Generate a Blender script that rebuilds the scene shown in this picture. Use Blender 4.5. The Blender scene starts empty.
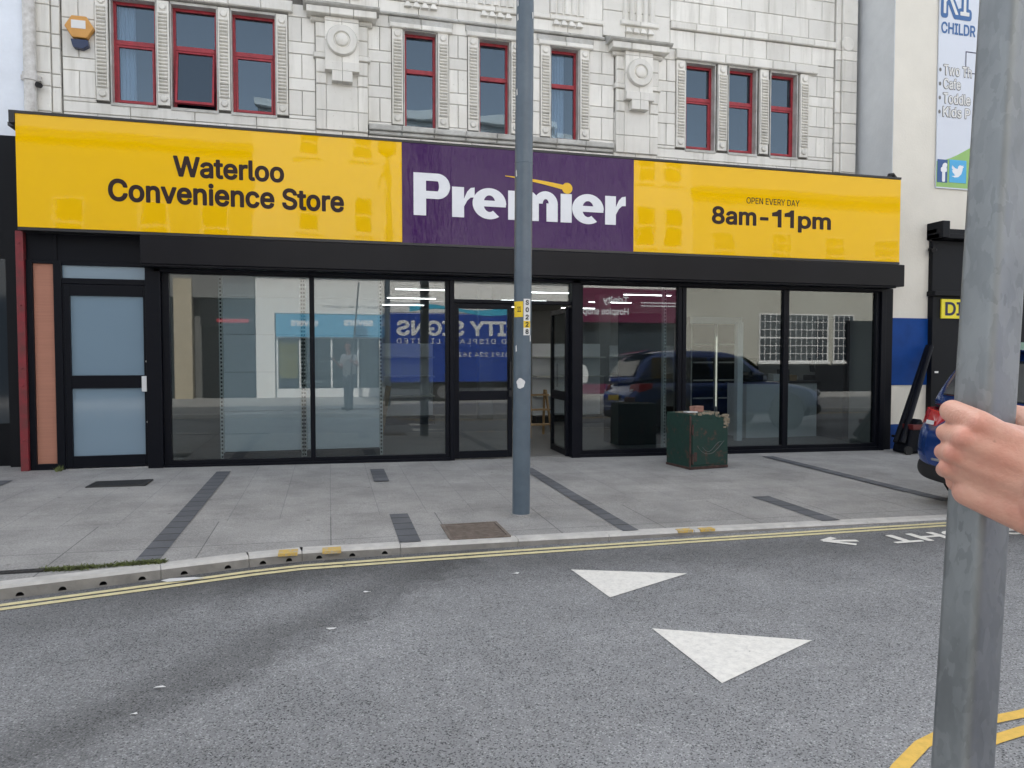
import bpy, bmesh, math, random
import numpy as np
from mathutils import Vector, Matrix
R = math.radians
rnd = random.Random(7)
scene = bpy.context.scene
col = scene.collection

# ------------------------------------------------------------------ camera, world, sun
CAM_H, CAM_Y = 1.30, -9.32
YAW, PITCH, FPX = R(-14.43), R(2.1), 710.0
cam_d = bpy.data.cameras.new('camera'); cam = bpy.data.objects.new('camera', cam_d); col.objects.link(cam)
cam.location = (0, CAM_Y, CAM_H); cam.rotation_euler = (R(90) - PITCH, 0, YAW)
cam_d.sensor_width = 36; cam_d.lens = FPX / 1024 * 36; cam_d.clip_start = 0.05; cam_d.clip_end = 1500
scene.camera = cam
SUN_EL, SUN_AZ = 45, 6          # the sun stands behind the shop (towards +Y), so the street front is in shade
w = bpy.data.worlds.new('World'); scene.world = w; w.use_nodes = True
nt = w.node_tree; nt.nodes.clear()
sky = nt.nodes.new('ShaderNodeTexSky'); sky.sky_type = 'NISHITA'; sky.sun_disc = False
sky.sun_elevation = R(SUN_EL); sky.sun_rotation = R(SUN_AZ); sky.air_density = 1.0; sky.dust_density = 2.5; sky.ozone_density = 1.0
hs = nt.nodes.new('ShaderNodeHueSaturation'); hs.inputs['Saturation'].default_value = 0.30
bg = nt.nodes.new('ShaderNodeBackground'); bg.inputs['Strength'].default_value = 0.13
wo = nt.nodes.new('ShaderNodeOutputWorld')
nt.links.new(sky.outputs[0], hs.inputs['Color']); nt.links.new(hs.outputs[0], bg.inputs[0]); nt.links.new(bg.outputs[0], wo.inputs[0])
sun_d = bpy.data.lights.new('sun', 'SUN'); sun_d.energy = 2.6; sun_d.angle = R(0.8); sun_d.color = (1, .95, .87)
sun = bpy.data.objects.new('sun', sun_d); col.objects.link(sun)
az = R(SUN_AZ); el = R(SUN_EL)
sdir = Vector((math.sin(az) * math.cos(el), math.cos(az) * math.cos(el), math.sin(el)))
sun.rotation_euler = sdir.to_track_quat('Z', 'Y').to_euler()
vs = scene.view_settings; vs.view_transform = 'Standard'; vs.look = 'None'; vs.gamma = 1; vs.use_curve_mapping = False
vs.exposure = 1.62

# ------------------------------------------------------------------ pixel -> point on a plane of the place
def ray(x, y):
    a = (x - 512) / FPX; b = -(y - 384) / FPX
    fy = math.cos(PITCH) + b * math.sin(PITCH); fz = -math.sin(PITCH) + b * math.cos(PITCH)
    c, s = math.cos(YAW), math.sin(YAW)
    return Vector((a * c - fy * s, a * s + fy * c, fz))
def at(x, y, Y=0.0):
    d = ray(x, y); t = (Y - CAM_Y) / d.y
    return Vector((d.x * t, Y, CAM_H + d.z * t))
def near(x, y, depth):           # point at a given distance along the view axis (for the hand)
    return Vector((0, CAM_Y, CAM_H)) + ray(x, y) * depth
def zp(X, Y): return -.0119 * X + .012 * Y - .0374      # shop-side pavement
def zr(X, Y=0): return -.002 * X - .152                # road
def gr(x, y):                    # point of the road seen at a place of the photograph
    d = ray(x, y); t = (-.152 - CAM_H) / (d.z + .002 * d.x); return (d.x * t, CAM_Y + d.y * t)

# ------------------------------------------------------------------ materials
def mat(name, color, rough=.6, metal=0., var=.0, vscale=6., bump=0., bscale=40., coat=0., spec=None, island=0., detail=6, sss=0.,
        col2=None, emit=None, estr=0., stretch=None):
    m = bpy.data.materials.new(name); m.use_nodes = True
    n = m.node_tree.nodes; l = m.node_tree.links; p = n['Principled BSDF']
    p.inputs['Base Color'].default_value = (*color, 1); p.inputs['Roughness'].default_value = rough; p.inputs['Metallic'].default_value = metal
    if coat: p.inputs['Coat Weight'].default_value = coat; p.inputs['Coat Roughness'].default_value = .06
    if spec is not None: p.inputs['Specular IOR Level'].default_value = spec
    if sss: p.inputs['Subsurface Weight'].default_value = sss; p.inputs['Subsurface Radius'].default_value = (.012, .005, .003); p.inputs['Subsurface Scale'].default_value = 1
    if emit: p.inputs['Emission Color'].default_value = (*emit, 1); p.inputs['Emission Strength'].default_value = estr
    tc = n.new('ShaderNodeTexCoord'); src = tc.outputs['Object']
    if stretch:
        mp = n.new('ShaderNodeMapping'); mp.inputs['Scale'].default_value = stretch; l.new(src, mp.inputs[0]); src = mp.outputs[0]
    cur = None
    if var or col2:
        nz = n.new('ShaderNodeTexNoise'); nz.inputs['Scale'].default_value = vscale; nz.inputs['Detail'].default_value = detail; nz.inputs['Roughness'].default_value = .65
        l.new(src, nz.inputs['Vector'])
        rp = n.new('ShaderNodeValToRGB'); rp.color_ramp.elements[0].position = .32; rp.color_ramp.elements[1].position = .7
        lo = col2 if col2 else tuple(c * (1 - var) for c in color); hi = color if col2 else tuple(min(1, c * (1 + var)) for c in color)
        rp.color_ramp.elements[0].color = (*lo, 1); rp.color_ramp.elements[1].color = (*hi, 1)
        l.new(nz.outputs[0], rp.inputs[0]); cur = rp.outputs[0]
    if island:
        g = n.new('ShaderNodeNewGeometry'); mr = n.new('ShaderNodeMapRange'); mr.inputs['To Min'].default_value = 1 - island; mr.inputs['To Max'].default_value = 1 + island * .4
        l.new(g.outputs['Random Per Island'], mr.inputs[0])
        mx = n.new('ShaderNodeMix'); mx.data_type = 'RGBA'; mx.blend_type = 'MULTIPLY'; mx.inputs[0].default_value = 1
        if cur: l.new(cur, mx.inputs[6])
        else: mx.inputs[6].default_value = (*color, 1)
        l.new(mr.outputs[0], mx.inputs[7]); cur = mx.outputs[2]
    if cur: l.new(cur, p.inputs['Base Color'])
    if bump:
        nb = n.new('ShaderNodeTexNoise'); nb.inputs['Scale'].default_value = bscale; nb.inputs['Detail'].default_value = 5
        l.new(src, nb.inputs['Vector'])
        b = n.new('ShaderNodeBump'); b.inputs['Strength'].default_value = 1; b.inputs['Distance'].default_value = bump
        l.new(nb.outputs[0], b.inputs['Height']); l.new(b.outputs[0], p.inputs['Normal'])
    return m

def glass_mat(name, tint=(.86, .9, .9), r0=.055, rough=.0, wav=.0, gcol=(1, 1, 1)):
    m = bpy.data.materials.new(name); m.use_nodes = True
    n = m.node_tree.nodes; l = m.node_tree.links; n.clear()
    g = n.new('ShaderNodeNewGeometry'); dt = n.new('ShaderNodeVectorMath'); dt.operation = 'DOT_PRODUCT'
    l.new(g.outputs['Normal'], dt.inputs[0]); l.new(g.outputs['Incoming'], dt.inputs[1])
    ab = n.new('ShaderNodeMath'); ab.operation = 'ABSOLUTE'; l.new(dt.outputs['Value'], ab.inputs[0])
    om = n.new('ShaderNodeMath'); om.operation = 'SUBTRACT'; om.inputs[0].default_value = 1; l.new(ab.outputs[0], om.inputs[1])
    pw = n.new('ShaderNodeMath'); pw.operation = 'POWER'; pw.inputs[1].default_value = 5; l.new(om.outputs[0], pw.inputs[0])
    ma = n.new('ShaderNodeMath'); ma.operation = 'MULTIPLY_ADD'; ma.inputs[1].default_value = 1 - r0; ma.inputs[2].default_value = r0; l.new(pw.outputs[0], ma.inputs[0])
    t = n.new('ShaderNodeBsdfTransparent'); t.inputs[0].default_value = (*tint, 1)
    gl = n.new('ShaderNodeBsdfGlossy'); gl.inputs['Roughness'].default_value = rough; gl.inputs['Color'].default_value = (*gcol, 1)
    if wav:
        tc = n.new('ShaderNodeTexCoord'); nz = n.new('ShaderNodeTexNoise'); nz.inputs['Scale'].default_value = 1.2; nz.inputs['Detail'].default_value = 1
        b = n.new('ShaderNodeBump'); b.inputs['Distance'].default_value = wav
        l.new(tc.outputs['Object'], nz.inputs['Vector']); l.new(nz.outputs[0], b.inputs['Height']); l.new(b.outputs[0], gl.inputs['Normal'])
    mx = n.new('ShaderNodeMixShader'); o = n.new('ShaderNodeOutputMaterial')
    l.new(ma.outputs[0], mx.inputs[0]); l.new(t.outputs[0], mx.inputs[1]); l.new(gl.outputs[0], mx.inputs[2]); l.new(mx.outputs[0], o.inputs[0])
    return m

def N(m): return m.node_tree.nodes
def band_line(p, q):
    d = (Vector(q) - Vector(p)).normalized(); return (-d.y, d.x, d.y * p[0] - d.x * p[1])
BANDS = [(*band_line(gr(230, 660), gr(420, 575)), .34, .64), (*band_line(gr(420, 566), gr(900, 540)), .62, .62), (*band_line(gr(0, 625), gr(265, 578)), .60, .68), (*band_line(gr(40, 768), gr(180, 600)), 1.2, .84)]
def asphalt_mat():
    m = bpy.data.materials.new('asphalt'); m.use_nodes = True
    n = m.node_tree.nodes; l = m.node_tree.links; p = n['Principled BSDF']; p.inputs['Roughness'].default_value = .82
    tc = n.new('ShaderNodeTexCoord')
    vo = n.new('ShaderNodeTexVoronoi'); vo.inputs['Scale'].default_value = 175; l.new(tc.outputs['Object'], vo.inputs['Vector'])
    sp = n.new('ShaderNodeSeparateColor'); l.new(vo.outputs['Color'], sp.inputs[0])
    r1 = n.new('ShaderNodeValToRGB'); e = r1.color_ramp.elements
    e[0].position = .02; e[0].color = (.05, .052, .056, 1); e[1].position = 1; e[1].color = (.50, .50, .50, 1)
    for q, c_ in ((.12, .11), (.24, .225), (.55, .25), (.90, .275), (.96, .36)): x = e.new(q); x.color = (c_, c_ * 1.018, c_ * 1.035, 1)
    nd = n.new('ShaderNodeTexNoise'); nd.inputs['Scale'].default_value = 2.3; nd.inputs['Detail'].default_value = 4; l.new(tc.outputs['Object'], nd.inputs['Vector'])
    sh_ = n.new('ShaderNodeMapRange'); sh_.inputs[1].default_value = .35; sh_.inputs[2].default_value = .65; sh_.inputs[3].default_value = -.035; sh_.inputs[4].default_value = .075; l.new(nd.outputs[0], sh_.inputs[0])
    ad = n.new('ShaderNodeMath'); ad.operation = 'ADD'; l.new(sp.outputs[0], ad.inputs[0]); l.new(sh_.outputs[0], ad.inputs[1])
    mnn = n.new('ShaderNodeMath'); mnn.operation = 'MINIMUM'; mnn.inputs[1].default_value = .975; l.new(ad.outputs[0], mnn.inputs[0])
    l.new(mnn.outputs[0], r1.inputs[0])
    # broad wear: darker old tyre bands and newer patches
    n1 = n.new('ShaderNodeTexNoise'); n1.inputs['Scale'].default_value = .55; n1.inputs['Detail'].default_value = 5; n1.inputs['Roughness'].default_value = .55
    mp = n.new('ShaderNodeMapping'); mp.inputs['Rotation'].default_value = (0, 0, R(-32)); mp.inputs['Scale'].default_value = (.5, 1.5, 1)
    l.new(tc.outputs['Object'], mp.inputs[0]); l.new(mp.outputs[0], n1.inputs['Vector'])
    mr = n.new('ShaderNodeMapRange'); mr.inputs[1].default_value = .3; mr.inputs[2].default_value = .7; mr.inputs[3].default_value = .90; mr.inputs[4].default_value = 1.14
    l.new(n1.outputs[0], mr.inputs[0])
    n2 = n.new('ShaderNodeTexNoise'); n2.inputs['Scale'].default_value = 9; n2.inputs['Detail'].default_value = 6; l.new(tc.outputs['Object'], n2.inputs['Vector'])
    mr2 = n.new('ShaderNodeMapRange'); mr2.inputs[1].default_value = .3; mr2.inputs[2].default_value = .7; mr2.inputs[3].default_value = .92; mr2.inputs[4].default_value = 1.07
    l.new(n2.outputs[0], mr2.inputs[0])
    mu = n.new('ShaderNodeMath'); mu.operation = 'MULTIPLY'; l.new(mr.outputs[0], mu.inputs[0]); l.new(mr2.outputs[0], mu.inputs[1])
    # two worn tyre bands: one diagonal, one darker strip along the gutter
    sx_ = n.new('ShaderNodeSeparateXYZ'); wv = n.new('ShaderNodeMix'); wv.data_type = 'RGBA'; wv.blend_type = 'LINEAR_LIGHT'; wv.inputs[0].default_value = .18
    l.new(tc.outputs['Object'], wv.inputs[6]); l.new(n2.outputs[1], wv.inputs[7]); l.new(wv.outputs[2], sx_.inputs[0])
    for (ca, cb, cc, wd, dark) in BANDS:
        m1 = n.new('ShaderNodeMath'); m1.operation = 'MULTIPLY_ADD'; m1.inputs[1].default_value = ca; m1.inputs[2].default_value = cc; l.new(sx_.outputs[0], m1.inputs[0])
        m2 = n.new('ShaderNodeMath'); m2.operation = 'MULTIPLY_ADD'; m2.inputs[1].default_value = cb; l.new(sx_.outputs[1], m2.inputs[0]); l.new(m1.outputs[0], m2.inputs[2])
        m3 = n.new('ShaderNodeMath'); m3.operation = 'ABSOLUTE'; l.new(m2.outputs[0], m3.inputs[0])
        m4 = n.new('ShaderNodeMapRange'); m4.interpolation_type = 'SMOOTHSTEP'; m4.inputs[1].default_value = 0; m4.inputs[2].default_value = wd; m4.inputs[3].default_value = dark; m4.inputs[4].default_value = 1; l.new(m3.outputs[0], m4.inputs[0])
        m5 = n.new('ShaderNodeMath'); m5.operation = 'MULTIPLY'; l.new(mu.outputs[0], m5.inputs[0]); l.new(m4.outputs[0], m5.inputs[1]); mu = m5
    mx = n.new('ShaderNodeMix'); mx.data_type = 'RGBA'; mx.blend_type = 'MULTIPLY'; mx.inputs[0].default_value = 1
    l.new(r1.outputs[0], mx.inputs[6]); l.new(mu.outputs[0], mx.inputs[7]); l.new(mx.outputs[2], p.inputs['Base Color'])
    b = n.new('ShaderNodeBump'); b.inputs['Distance'].default_value = .004; b.inputs['Strength'].default_value = .7
    l.new(vo.outputs['Distance'], b.inputs['Height']); b.invert = True; l.new(b.outputs[0], p.inputs['Normal'])
    return m
def paving_mat(name, c1, c2, bw, bh, mortar, joint, offs=.5, rot=0, speck=.24):
    m = bpy.data.materials.new(name); m.use_nodes = True
    n = m.node_tree.nodes; l = m.node_tree.links; p = n['Principled BSDF']; p.inputs['Roughness'].default_value = .8
    tc = n.new('ShaderNodeTexCoord'); mp = n.new('ShaderNodeMapping'); mp.inputs['Rotation'].default_value = (0, 0, rot); l.new(tc.outputs['Object'], mp.inputs[0])
    br = n.new('ShaderNodeTexBrick'); br.offset = offs; br.inputs['Scale'].default_value = 1; br.inputs['Brick Width'].default_value = bw; br.inputs['Row Height'].default_value = bh
    br.inputs['Mortar Size'].default_value = mortar; br.inputs['Mortar Smooth'].default_value = .3
    br.inputs['Color1'].default_value = (*c1, 1); br.inputs['Color2'].default_value = (*c2, 1); br.inputs['Mortar'].default_value = (*joint, 1)
    l.new(mp.outputs[0], br.inputs['Vector'])
    nz = n.new('ShaderNodeTexNoise'); nz.inputs['Scale'].default_value = 1.6; nz.inputs['Detail'].default_value = 8; nz.inputs['Roughness'].default_value = .7; l.new(tc.outputs['Object'], nz.inputs['Vector'])
    mr = n.new('ShaderNodeMapRange'); mr.inputs[1].default_value = .3; mr.inputs[2].default_value = .7; mr.inputs[3].default_value = .72; mr.inputs[4].default_value = 1.2; l.new(nz.outputs[0], mr.inputs[0])
    n2 = n.new('ShaderNodeTexNoise'); n2.inputs['Scale'].default_value = 90; n2.inputs['Detail'].default_value = 3; l.new(tc.outputs['Object'], n2.inputs['Vector'])
    m2 = n.new('ShaderNodeMapRange'); m2.inputs[1].default_value = .3; m2.inputs[2].default_value = .7; m2.inputs[3].default_value = 1 - speck; m2.inputs[4].default_value = 1 + speck; l.new(n2.outputs[0], m2.inputs[0])
    mu = n.new('ShaderNodeMath'); mu.operation = 'MULTIPLY'; l.new(mr.outputs[0], mu.inputs[0]); l.new(m2.outputs[0], mu.inputs[1])
    # gum spots and small pale stains
    vo = n.new('ShaderNodeTexVoronoi'); vo.inputs['Scale'].default_value = 2.6; l.new(tc.outputs['Object'], vo.inputs['Vector'])
    gs = n.new('ShaderNodeMapRange'); gs.inputs[1].default_value = .035; gs.inputs[2].default_value = .06; gs.inputs[3].default_value = .6; gs.inputs[4].default_value = 1; l.new(vo.outputs['Distance'], gs.inputs[0])
    mu2 = n.new('ShaderNodeMath'); mu2.operation = 'MULTIPLY'; l.new(mu.outputs[0], mu2.inputs[0]); l.new(gs.outputs[0], mu2.inputs[1])
    mx = n.new('ShaderNodeMix'); mx.data_type = 'RGBA'; mx.blend_type = 'MULTIPLY'; mx.inputs[0].default_value = 1
    l.new(br.outputs[0], mx.inputs[6]); l.new(mu2.outputs[0], mx.inputs[7]); l.new(mx.outputs[2], p.inputs['Base Color'])
    b = n.new('ShaderNodeBump'); b.inputs['Distance'].default_value = .002; l.new(n2.outputs[0], b.inputs['Height']); l.new(b.outputs[0], p.inputs['Normal'])
    return m
def weather(m, amt=.34):
    """rain streaks and soot on glazed blocks"""
    n = m.node_tree.nodes; l = m.node_tree.links; p = n['Principled BSDF']; src = p.inputs['Base Color'].links[0].from_socket
    tc = n.new('ShaderNodeTexCoord'); out = src
    for sc, scale, lo, hi, k, colr in (((7, 1, .55), 1.0, .50, .72, amt, (.52, .50, .44)), ((1.3, 1, 1.1), 1.0, .52, .75, amt * .9, (.62, .60, .54)), ((30, 1, 26), 1.0, .64, .70, .45, (.40, .36, .30))):
        mp = n.new('ShaderNodeMapping'); mp.inputs['Scale'].default_value = sc; l.new(tc.outputs['Object'], mp.inputs[0])
        nz = n.new('ShaderNodeTexNoise'); nz.inputs['Scale'].default_value = scale; nz.inputs['Detail'].default_value = 6; nz.inputs['Roughness'].default_value = .65; l.new(mp.outputs[0], nz.inputs['Vector'])
        mr = n.new('ShaderNodeMapRange'); mr.inputs[1].default_value = lo; mr.inputs[2].default_value = hi; mr.inputs[3].default_value = 0; mr.inputs[4].default_value = k; l.new(nz.outputs[0], mr.inputs[0])
        mx = n.new('ShaderNodeMix'); mx.data_type = 'RGBA'; l.new(mr.outputs[0], mx.inputs[0]); l.new(out, mx.inputs[6]); mx.inputs[7].default_value = (*colr, 1); out = mx.outputs[2]
    l.new(out, p.inputs['Base Color'])
def galv_mat():
    m = bpy.data.materials.new('galvanised steel'); m.use_nodes = True
    n = m.node_tree.nodes; l = m.node_tree.links; p = n['Principled BSDF']; p.inputs['Metallic'].default_value = .9
    tc = n.new('ShaderNodeTexCoord'); mp = n.new('ShaderNodeMapping'); mp.inputs['Scale'].default_value = (1, 1, .45); l.new(tc.outputs['Object'], mp.inputs[0])
    nd = n.new('ShaderNodeTexNoise'); nd.inputs['Scale'].default_value = 60; nd.inputs['Detail'].default_value = 3; l.new(mp.outputs[0], nd.inputs['Vector'])
    ad = n.new('ShaderNodeMix'); ad.data_type = 'RGBA'; ad.blend_type = 'LINEAR_LIGHT'; ad.inputs[0].default_value = .02; l.new(mp.outputs[0], ad.inputs[6]); l.new(nd.outputs[1], ad.inputs[7])
    vo = n.new('ShaderNodeTexVoronoi'); vo.inputs['Scale'].default_value = 100; l.new(ad.outputs[2], vo.inputs['Vector'])
    nz = n.new('ShaderNodeTexNoise'); nz.inputs['Scale'].default_value = 28; nz.inputs['Detail'].default_value = 6; l.new(mp.outputs[0], nz.inputs['Vector'])
    sp = n.new('ShaderNodeSeparateColor'); l.new(vo.outputs['Color'], sp.inputs[0])
    av = n.new('ShaderNodeMath'); av.operation = 'MULTIPLY_ADD'; av.inputs[1].default_value = .3; l.new(sp.outputs[0], av.inputs[0]); l.new(nz.outputs[0], av.inputs[2])
    rp = n.new('ShaderNodeValToRGB'); e = rp.color_ramp.elements; e[0].position = .42; e[0].color = (.225, .24, .245, 1); e[1].position = .9; e[1].color = (.345, .365, .37, 1)
    l.new(av.outputs[0], rp.inputs[0]); l.new(rp.outputs[0], p.inputs['Base Color'])
    mr = n.new('ShaderNodeMapRange'); mr.inputs[3].default_value = .42; mr.inputs[4].default_value = .68; l.new(av.outputs[0], mr.inputs[0]); l.new(mr.outputs[0], p.inputs['Roughness'])
    b = n.new('ShaderNodeBump'); b.inputs['Distance'].default_value = .0006; l.new(nz.outputs[0], b.inputs['Height']); l.new(b.outputs[0], p.inputs['Normal'])
    return m
def worn_paint(name, color, under=(.1, .1, .105), amount=.38, scale=22):
    m = bpy.data.materials.new(name); m.use_nodes = True
    n = m.node_tree.nodes; l = m.node_tree.links; p = n['Principled BSDF']; p.inputs['Roughness'].default_value = .75
    tc = n.new('ShaderNodeTexCoord'); nz = n.new('ShaderNodeTexNoise'); nz.inputs['Scale'].default_value = scale; nz.inputs['Detail'].default_value = 9; nz.inputs['Roughness'].default_value = .75
    l.new(tc.outputs['Object'], nz.inputs['Vector'])
    rp = n.new('ShaderNodeValToRGB'); e = rp.color_ramp.elements
    e[0].position = amount - .05; e[0].color = (*under, 1); e[1].position = amount + .03; e[1].color = (*[c * .82 for c in color], 1)
    x = e.new(min(.98, amount + .25)); x.color = (*color, 1)
    l.new(nz.outputs[0], rp.inputs[0]); l.new(rp.outputs[0], p.inputs['Base Color'])
    b = n.new('ShaderNodeBump'); b.inputs['Distance'].default_value = .002; l.new(nz.outputs[0], b.inputs['Height']); l.new(b.outputs[0], p.inputs['Normal'])
    return m

M = {}
M['asphalt'] = asphalt_mat()
M['paving'] = paving_mat('concrete paving', (.36, .352, .338), (.325, .318, .306), .42, .42, .004, (.25, .25, .247), offs=.0)
M['paving2'] = paving_mat('kerbside flags', (.315, .309, .298), (.35, .343, .33), .9, .95, .005, (.16, .16, .16), offs=.0)
M['setts'] = paving_mat('dark setts', (.135, .142, .155), (.108, .114, .126), 2.0, .20, .012, (.05, .05, .054), offs=.0, speck=.1)
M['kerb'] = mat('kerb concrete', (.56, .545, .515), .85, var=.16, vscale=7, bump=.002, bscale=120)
M['kerb_face'] = mat('darker kerb face', (.31, .295, .27), .9, col2=(.22, .21, .195), vscale=9, bump=.002, bscale=120)  # front face coloured darker than the kerb top
M['hole'] = mat('drain hole', (.012, .012, .012), .9)
M['white_paint_road'] = worn_paint('white road paint', (.84, .82, .76), amount=.33, scale=30)
M['yellow_paint_road'] = worn_paint('faded yellow road paint', (.74, .66, .38), amount=.36, scale=14)
M['yellow_paint_fresh'] = worn_paint('yellow road paint', (.78, .50, .10), amount=.32, scale=24)
M['yellow_dab'] = worn_paint('worn yellow dab', (.74, .50, .13), under=(.45, .43, .38), amount=.46, scale=26)
M['tile'] = mat('white faience', (.78, .76, .705), .22, var=.05, vscale=2.2, bump=.0008, bscale=9, coat=.3, island=.13)
weather(M['tile'], .62)
M['tile_dirty'] = mat('weathered faience', (.60, .60, .575), .35, col2=(.36, .35, .32), vscale=5, bump=.001, bscale=30, island=.12)
M['grout'] = mat('dark joint', (.115, .11, .10), .9, var=.3, vscale=9)
M['red_frame'] = mat('red window paint', (.33, .022, .035), .42, var=.25, vscale=12, bump=.0008, bscale=60)
M['up_glass'] = glass_mat('upper window glass', (.62, .70, .78), .085, wav=.004, gcol=(.72, .88, 1))
M['glass'] = glass_mat('shop glass', (.68, .73, .745), .085)
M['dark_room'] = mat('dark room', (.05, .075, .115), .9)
M['curtain'] = mat('pale curtain', (.8, .8, .78), .9, var=.1, stretch=(14, 14, .4))
M['black'] = mat('black powder coat', (.005, .006, .010), .42, spec=.14, bump=.0003, bscale=200)
M['black_box'] = mat('black shutter housing', (.008, .008, .011), .34, spec=.17, var=.15, vscale=1.2, bump=.004, bscale=1.1, stretch=(1, 1, .3))
M['yellow'] = mat('yellow sign panel', (.90, .525, .0), .03, spec=.32, bump=.004, bscale=.9, stretch=(1, 1, .5))
M['purple'] = mat('purple sign panel', (.058, .017, .100), .08, spec=.22, bump=.035, bscale=1.3, stretch=(1.6, 1, .35))
M['sign_edge'] = mat('sign trim', (.02, .02, .022), .4)
M['brown_text'] = mat('dark brown vinyl', (.032, .017, .016), .45, spec=.2)
M['white_text'] = mat('white vinyl letters', (.80, .82, .86), .35)
M['yellow_text'] = mat('yellow vinyl', (.85, .5, .01), .4)
M['red_post'] = mat('red painted post', (.26, .018, .03), .55, col2=(.13, .03, .03), vscale=8, bump=.001, bscale=40)
M['terracotta'] = mat('pinkish board', (.44, .20, .135), .7, var=.08, vscale=6, stretch=(.3, 1, 9))
M['frosted'] = mat('frosted glass', (.20, .285, .36), .06, coat=.8)
M['steel'] = mat('brushed steel', (.6, .61, .62), .3, metal=.9)
M['letterbox'] = mat('pale metal', (.72, .74, .76), .35, metal=.3)
M['white_wall'] = mat('white rough render', (.80, .85, .93), .8, var=.08, vscale=1.4, bump=.003, bscale=30)
M['cream_wall'] = mat('cream render', (.745, .715, .64), .8, var=.05, vscale=1.3, bump=.0025, bscale=35)
M['grey_wall'] = mat('grey weathered render', (.72, .74, .75), .85, col2=(.60, .62, .63), vscale=1.6, bump=.003, bscale=24)
M['blue_paint'] = mat('blue wall paint', (.004, .05, .24), .55, spec=.2, var=.15, vscale=3)
M['pipe'] = mat('peeling white pipe', (.76, .75, .73), .5, col2=(.50, .48, .45), vscale=12, bump=.001)
M['galv'] = galv_mat()
M['post_grey'] = mat('blue grey post paint', (.105, .14, .175), .42, col2=(.08, .112, .145), vscale=7, bump=.0012, bscale=18, coat=.15)
M['orange'] = mat('orange plastic', (.62, .31, .075), .45, var=.08)
M['blue_plastic'] = mat('navy plastic', (.02, .035, .09), .35)
M['white_label'] = mat('white label', (.74, .74, .73), .5)
M['yellow_label'] = mat('yellow label', (.82, .56, .02), .5)
M['black_text'] = mat('black print', (.015, .015, .015), .5)
M['green_metal'] = worn_paint('old green paint', (.008, .042, .031), under=(.07, .042, .03), amount=.43, scale=7)
M['rust'] = mat('rusty steel', (.06, .032, .026), .85, var=.5, vscale=12, bump=.002)
M['crumbly'] = mat('torn pale lining', (.42, .37, .28), .95, col2=(.16, .12, .08), vscale=18, bump=.008, bscale=50)
M['brick'] = mat('old brick', (.33, .17, .13), .9, var=.25, vscale=22, bump=.003, bscale=90)
M['iron'] = mat('iron cover', (.19, .155, .13), .8, metal=.1, var=.3, vscale=18)
M['grate'] = mat('grate', (.06, .06, .062), .6, metal=.5)
M['skin'] = mat('skin', (.70, .405, .305), .5, col2=(.62, .30, .22), vscale=34, bump=.0006, bscale=420, sss=.18, detail=3)
M['hair'] = mat('brown hair', (.05, .03, .02), .6)
M['shirt'] = mat('white cotton', (.72, .72, .72), .9, var=.06)
M['trousers'] = mat('dark denim', (.03, .035, .05), .9)
M['shoe'] = mat('dark trainers', (.03, .03, .03), .7)
M['car_blue'] = mat('metallic blue car paint', (.012, .055, .25), .25, metal=.45, coat=1)
M['car_dark'] = mat('dark grey car paint', (.025, .027, .03), .3, coat=1)
M['car_glass'] = mat('tinted car glass', (.02, .025, .03), .05, coat=.5)
M['black_plastic'] = mat('black car plastic', (.015, .015, .016), .6)
M['tyre'] = mat('tyre rubber', (.02, .02, .02), .85)
M['rim'] = mat('alloy rim', (.55, .56, .58), .3, metal=.9)
M['red_lamp'] = mat('red lamp lens', (.45, .008, .012), .12, coat=.8)
M['white_lamp'] = mat('clear lamp lens', (.75, .76, .78), .1, coat=.8)
M['plate_yellow'] = mat('yellow plate', (.8, .55, .02), .4)
M['van_blue'] = mat('blue van side', (.008, .05, .33), .35, coat=.3)
M['van_white'] = mat('white van paint', (.75, .76, .77), .3, coat=.5)
M['cyan'] = mat('cyan vinyl', (.05, .42, .62), .5)
M['maroon'] = mat('maroon shop board', (.13, .01, .05), .4)
M['savers_blue'] = mat('sky blue shop board', (.10, .36, .56), .4)
M['opp_white'] = mat('opposite white render', (.76, .75, .72), .85, var=.05)
M['opp_grey'] = mat('opposite grey render', (.20, .20, .195), .85, var=.1)
M['opp_cream'] = mat('opposite cream render', (.44, .43, .375), .85, var=.06)
M['opp_stone'] = mat('opposite stone', (.48, .42, .31), .85, var=.12)
M['opp_dark'] = mat('dark painted front', (.010, .011, .014), .5, spec=.15)
M['opp_red'] = mat('red lettering', (.45, .02, .04), .5)
M['opp_glass'] = mat('opposite window glass', (.03, .04, .05), .06, coat=.5)
M['opp_wframe'] = mat('white window frame', (.75, .75, .74), .5)
M['roof'] = mat('slate roof', (.09, .09, .10), .7, var=.2)
M['plaster_in'] = mat('shop interior plaster', (.36, .36, .34), .9)
M['floor_in'] = mat('shop floor vinyl', (.20, .197, .19), .45, var=.06)
M['panel_in'] = mat('pale shelving panel', (.86, .88, .90), .45, var=.05, vscale=1.5)
M['upright'] = mat('perforated upright', (.66, .66, .62), .5)
M['led'] = mat('led diffuser', (.9, .9, .9), .5, emit=(1, .98, .94), estr=5.0)
M['led_dim'] = mat('warm led strip', (.9, .88, .8), .5, emit=(1, .93, .78), estr=.35)
M['counter'] = mat('white counter laminate', (.80, .81, .82), .4)
M['dark_top'] = mat('dark worktop', (.03, .03, .032), .4)
M['wood'] = mat('planed timber', (.42, .27, .13), .6, var=.15, stretch=(8, 8, .6))
M['moss'] = mat('moss and weeds', (.17, .21, .06), .9, col2=(.09, .10, .045), vscale=16, island=.4)
M['banner'] = mat('banner vinyl', (.66, .70, .78), .4)
M['banner_green'] = mat('banner green', (.30, .52, .16), .5)
M['banner_blue'] = mat('banner blue print', (.05, .14, .34), .5)
M['icon_fb'] = mat('dark blue icon', (.035, .10, .28), .5)
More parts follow.
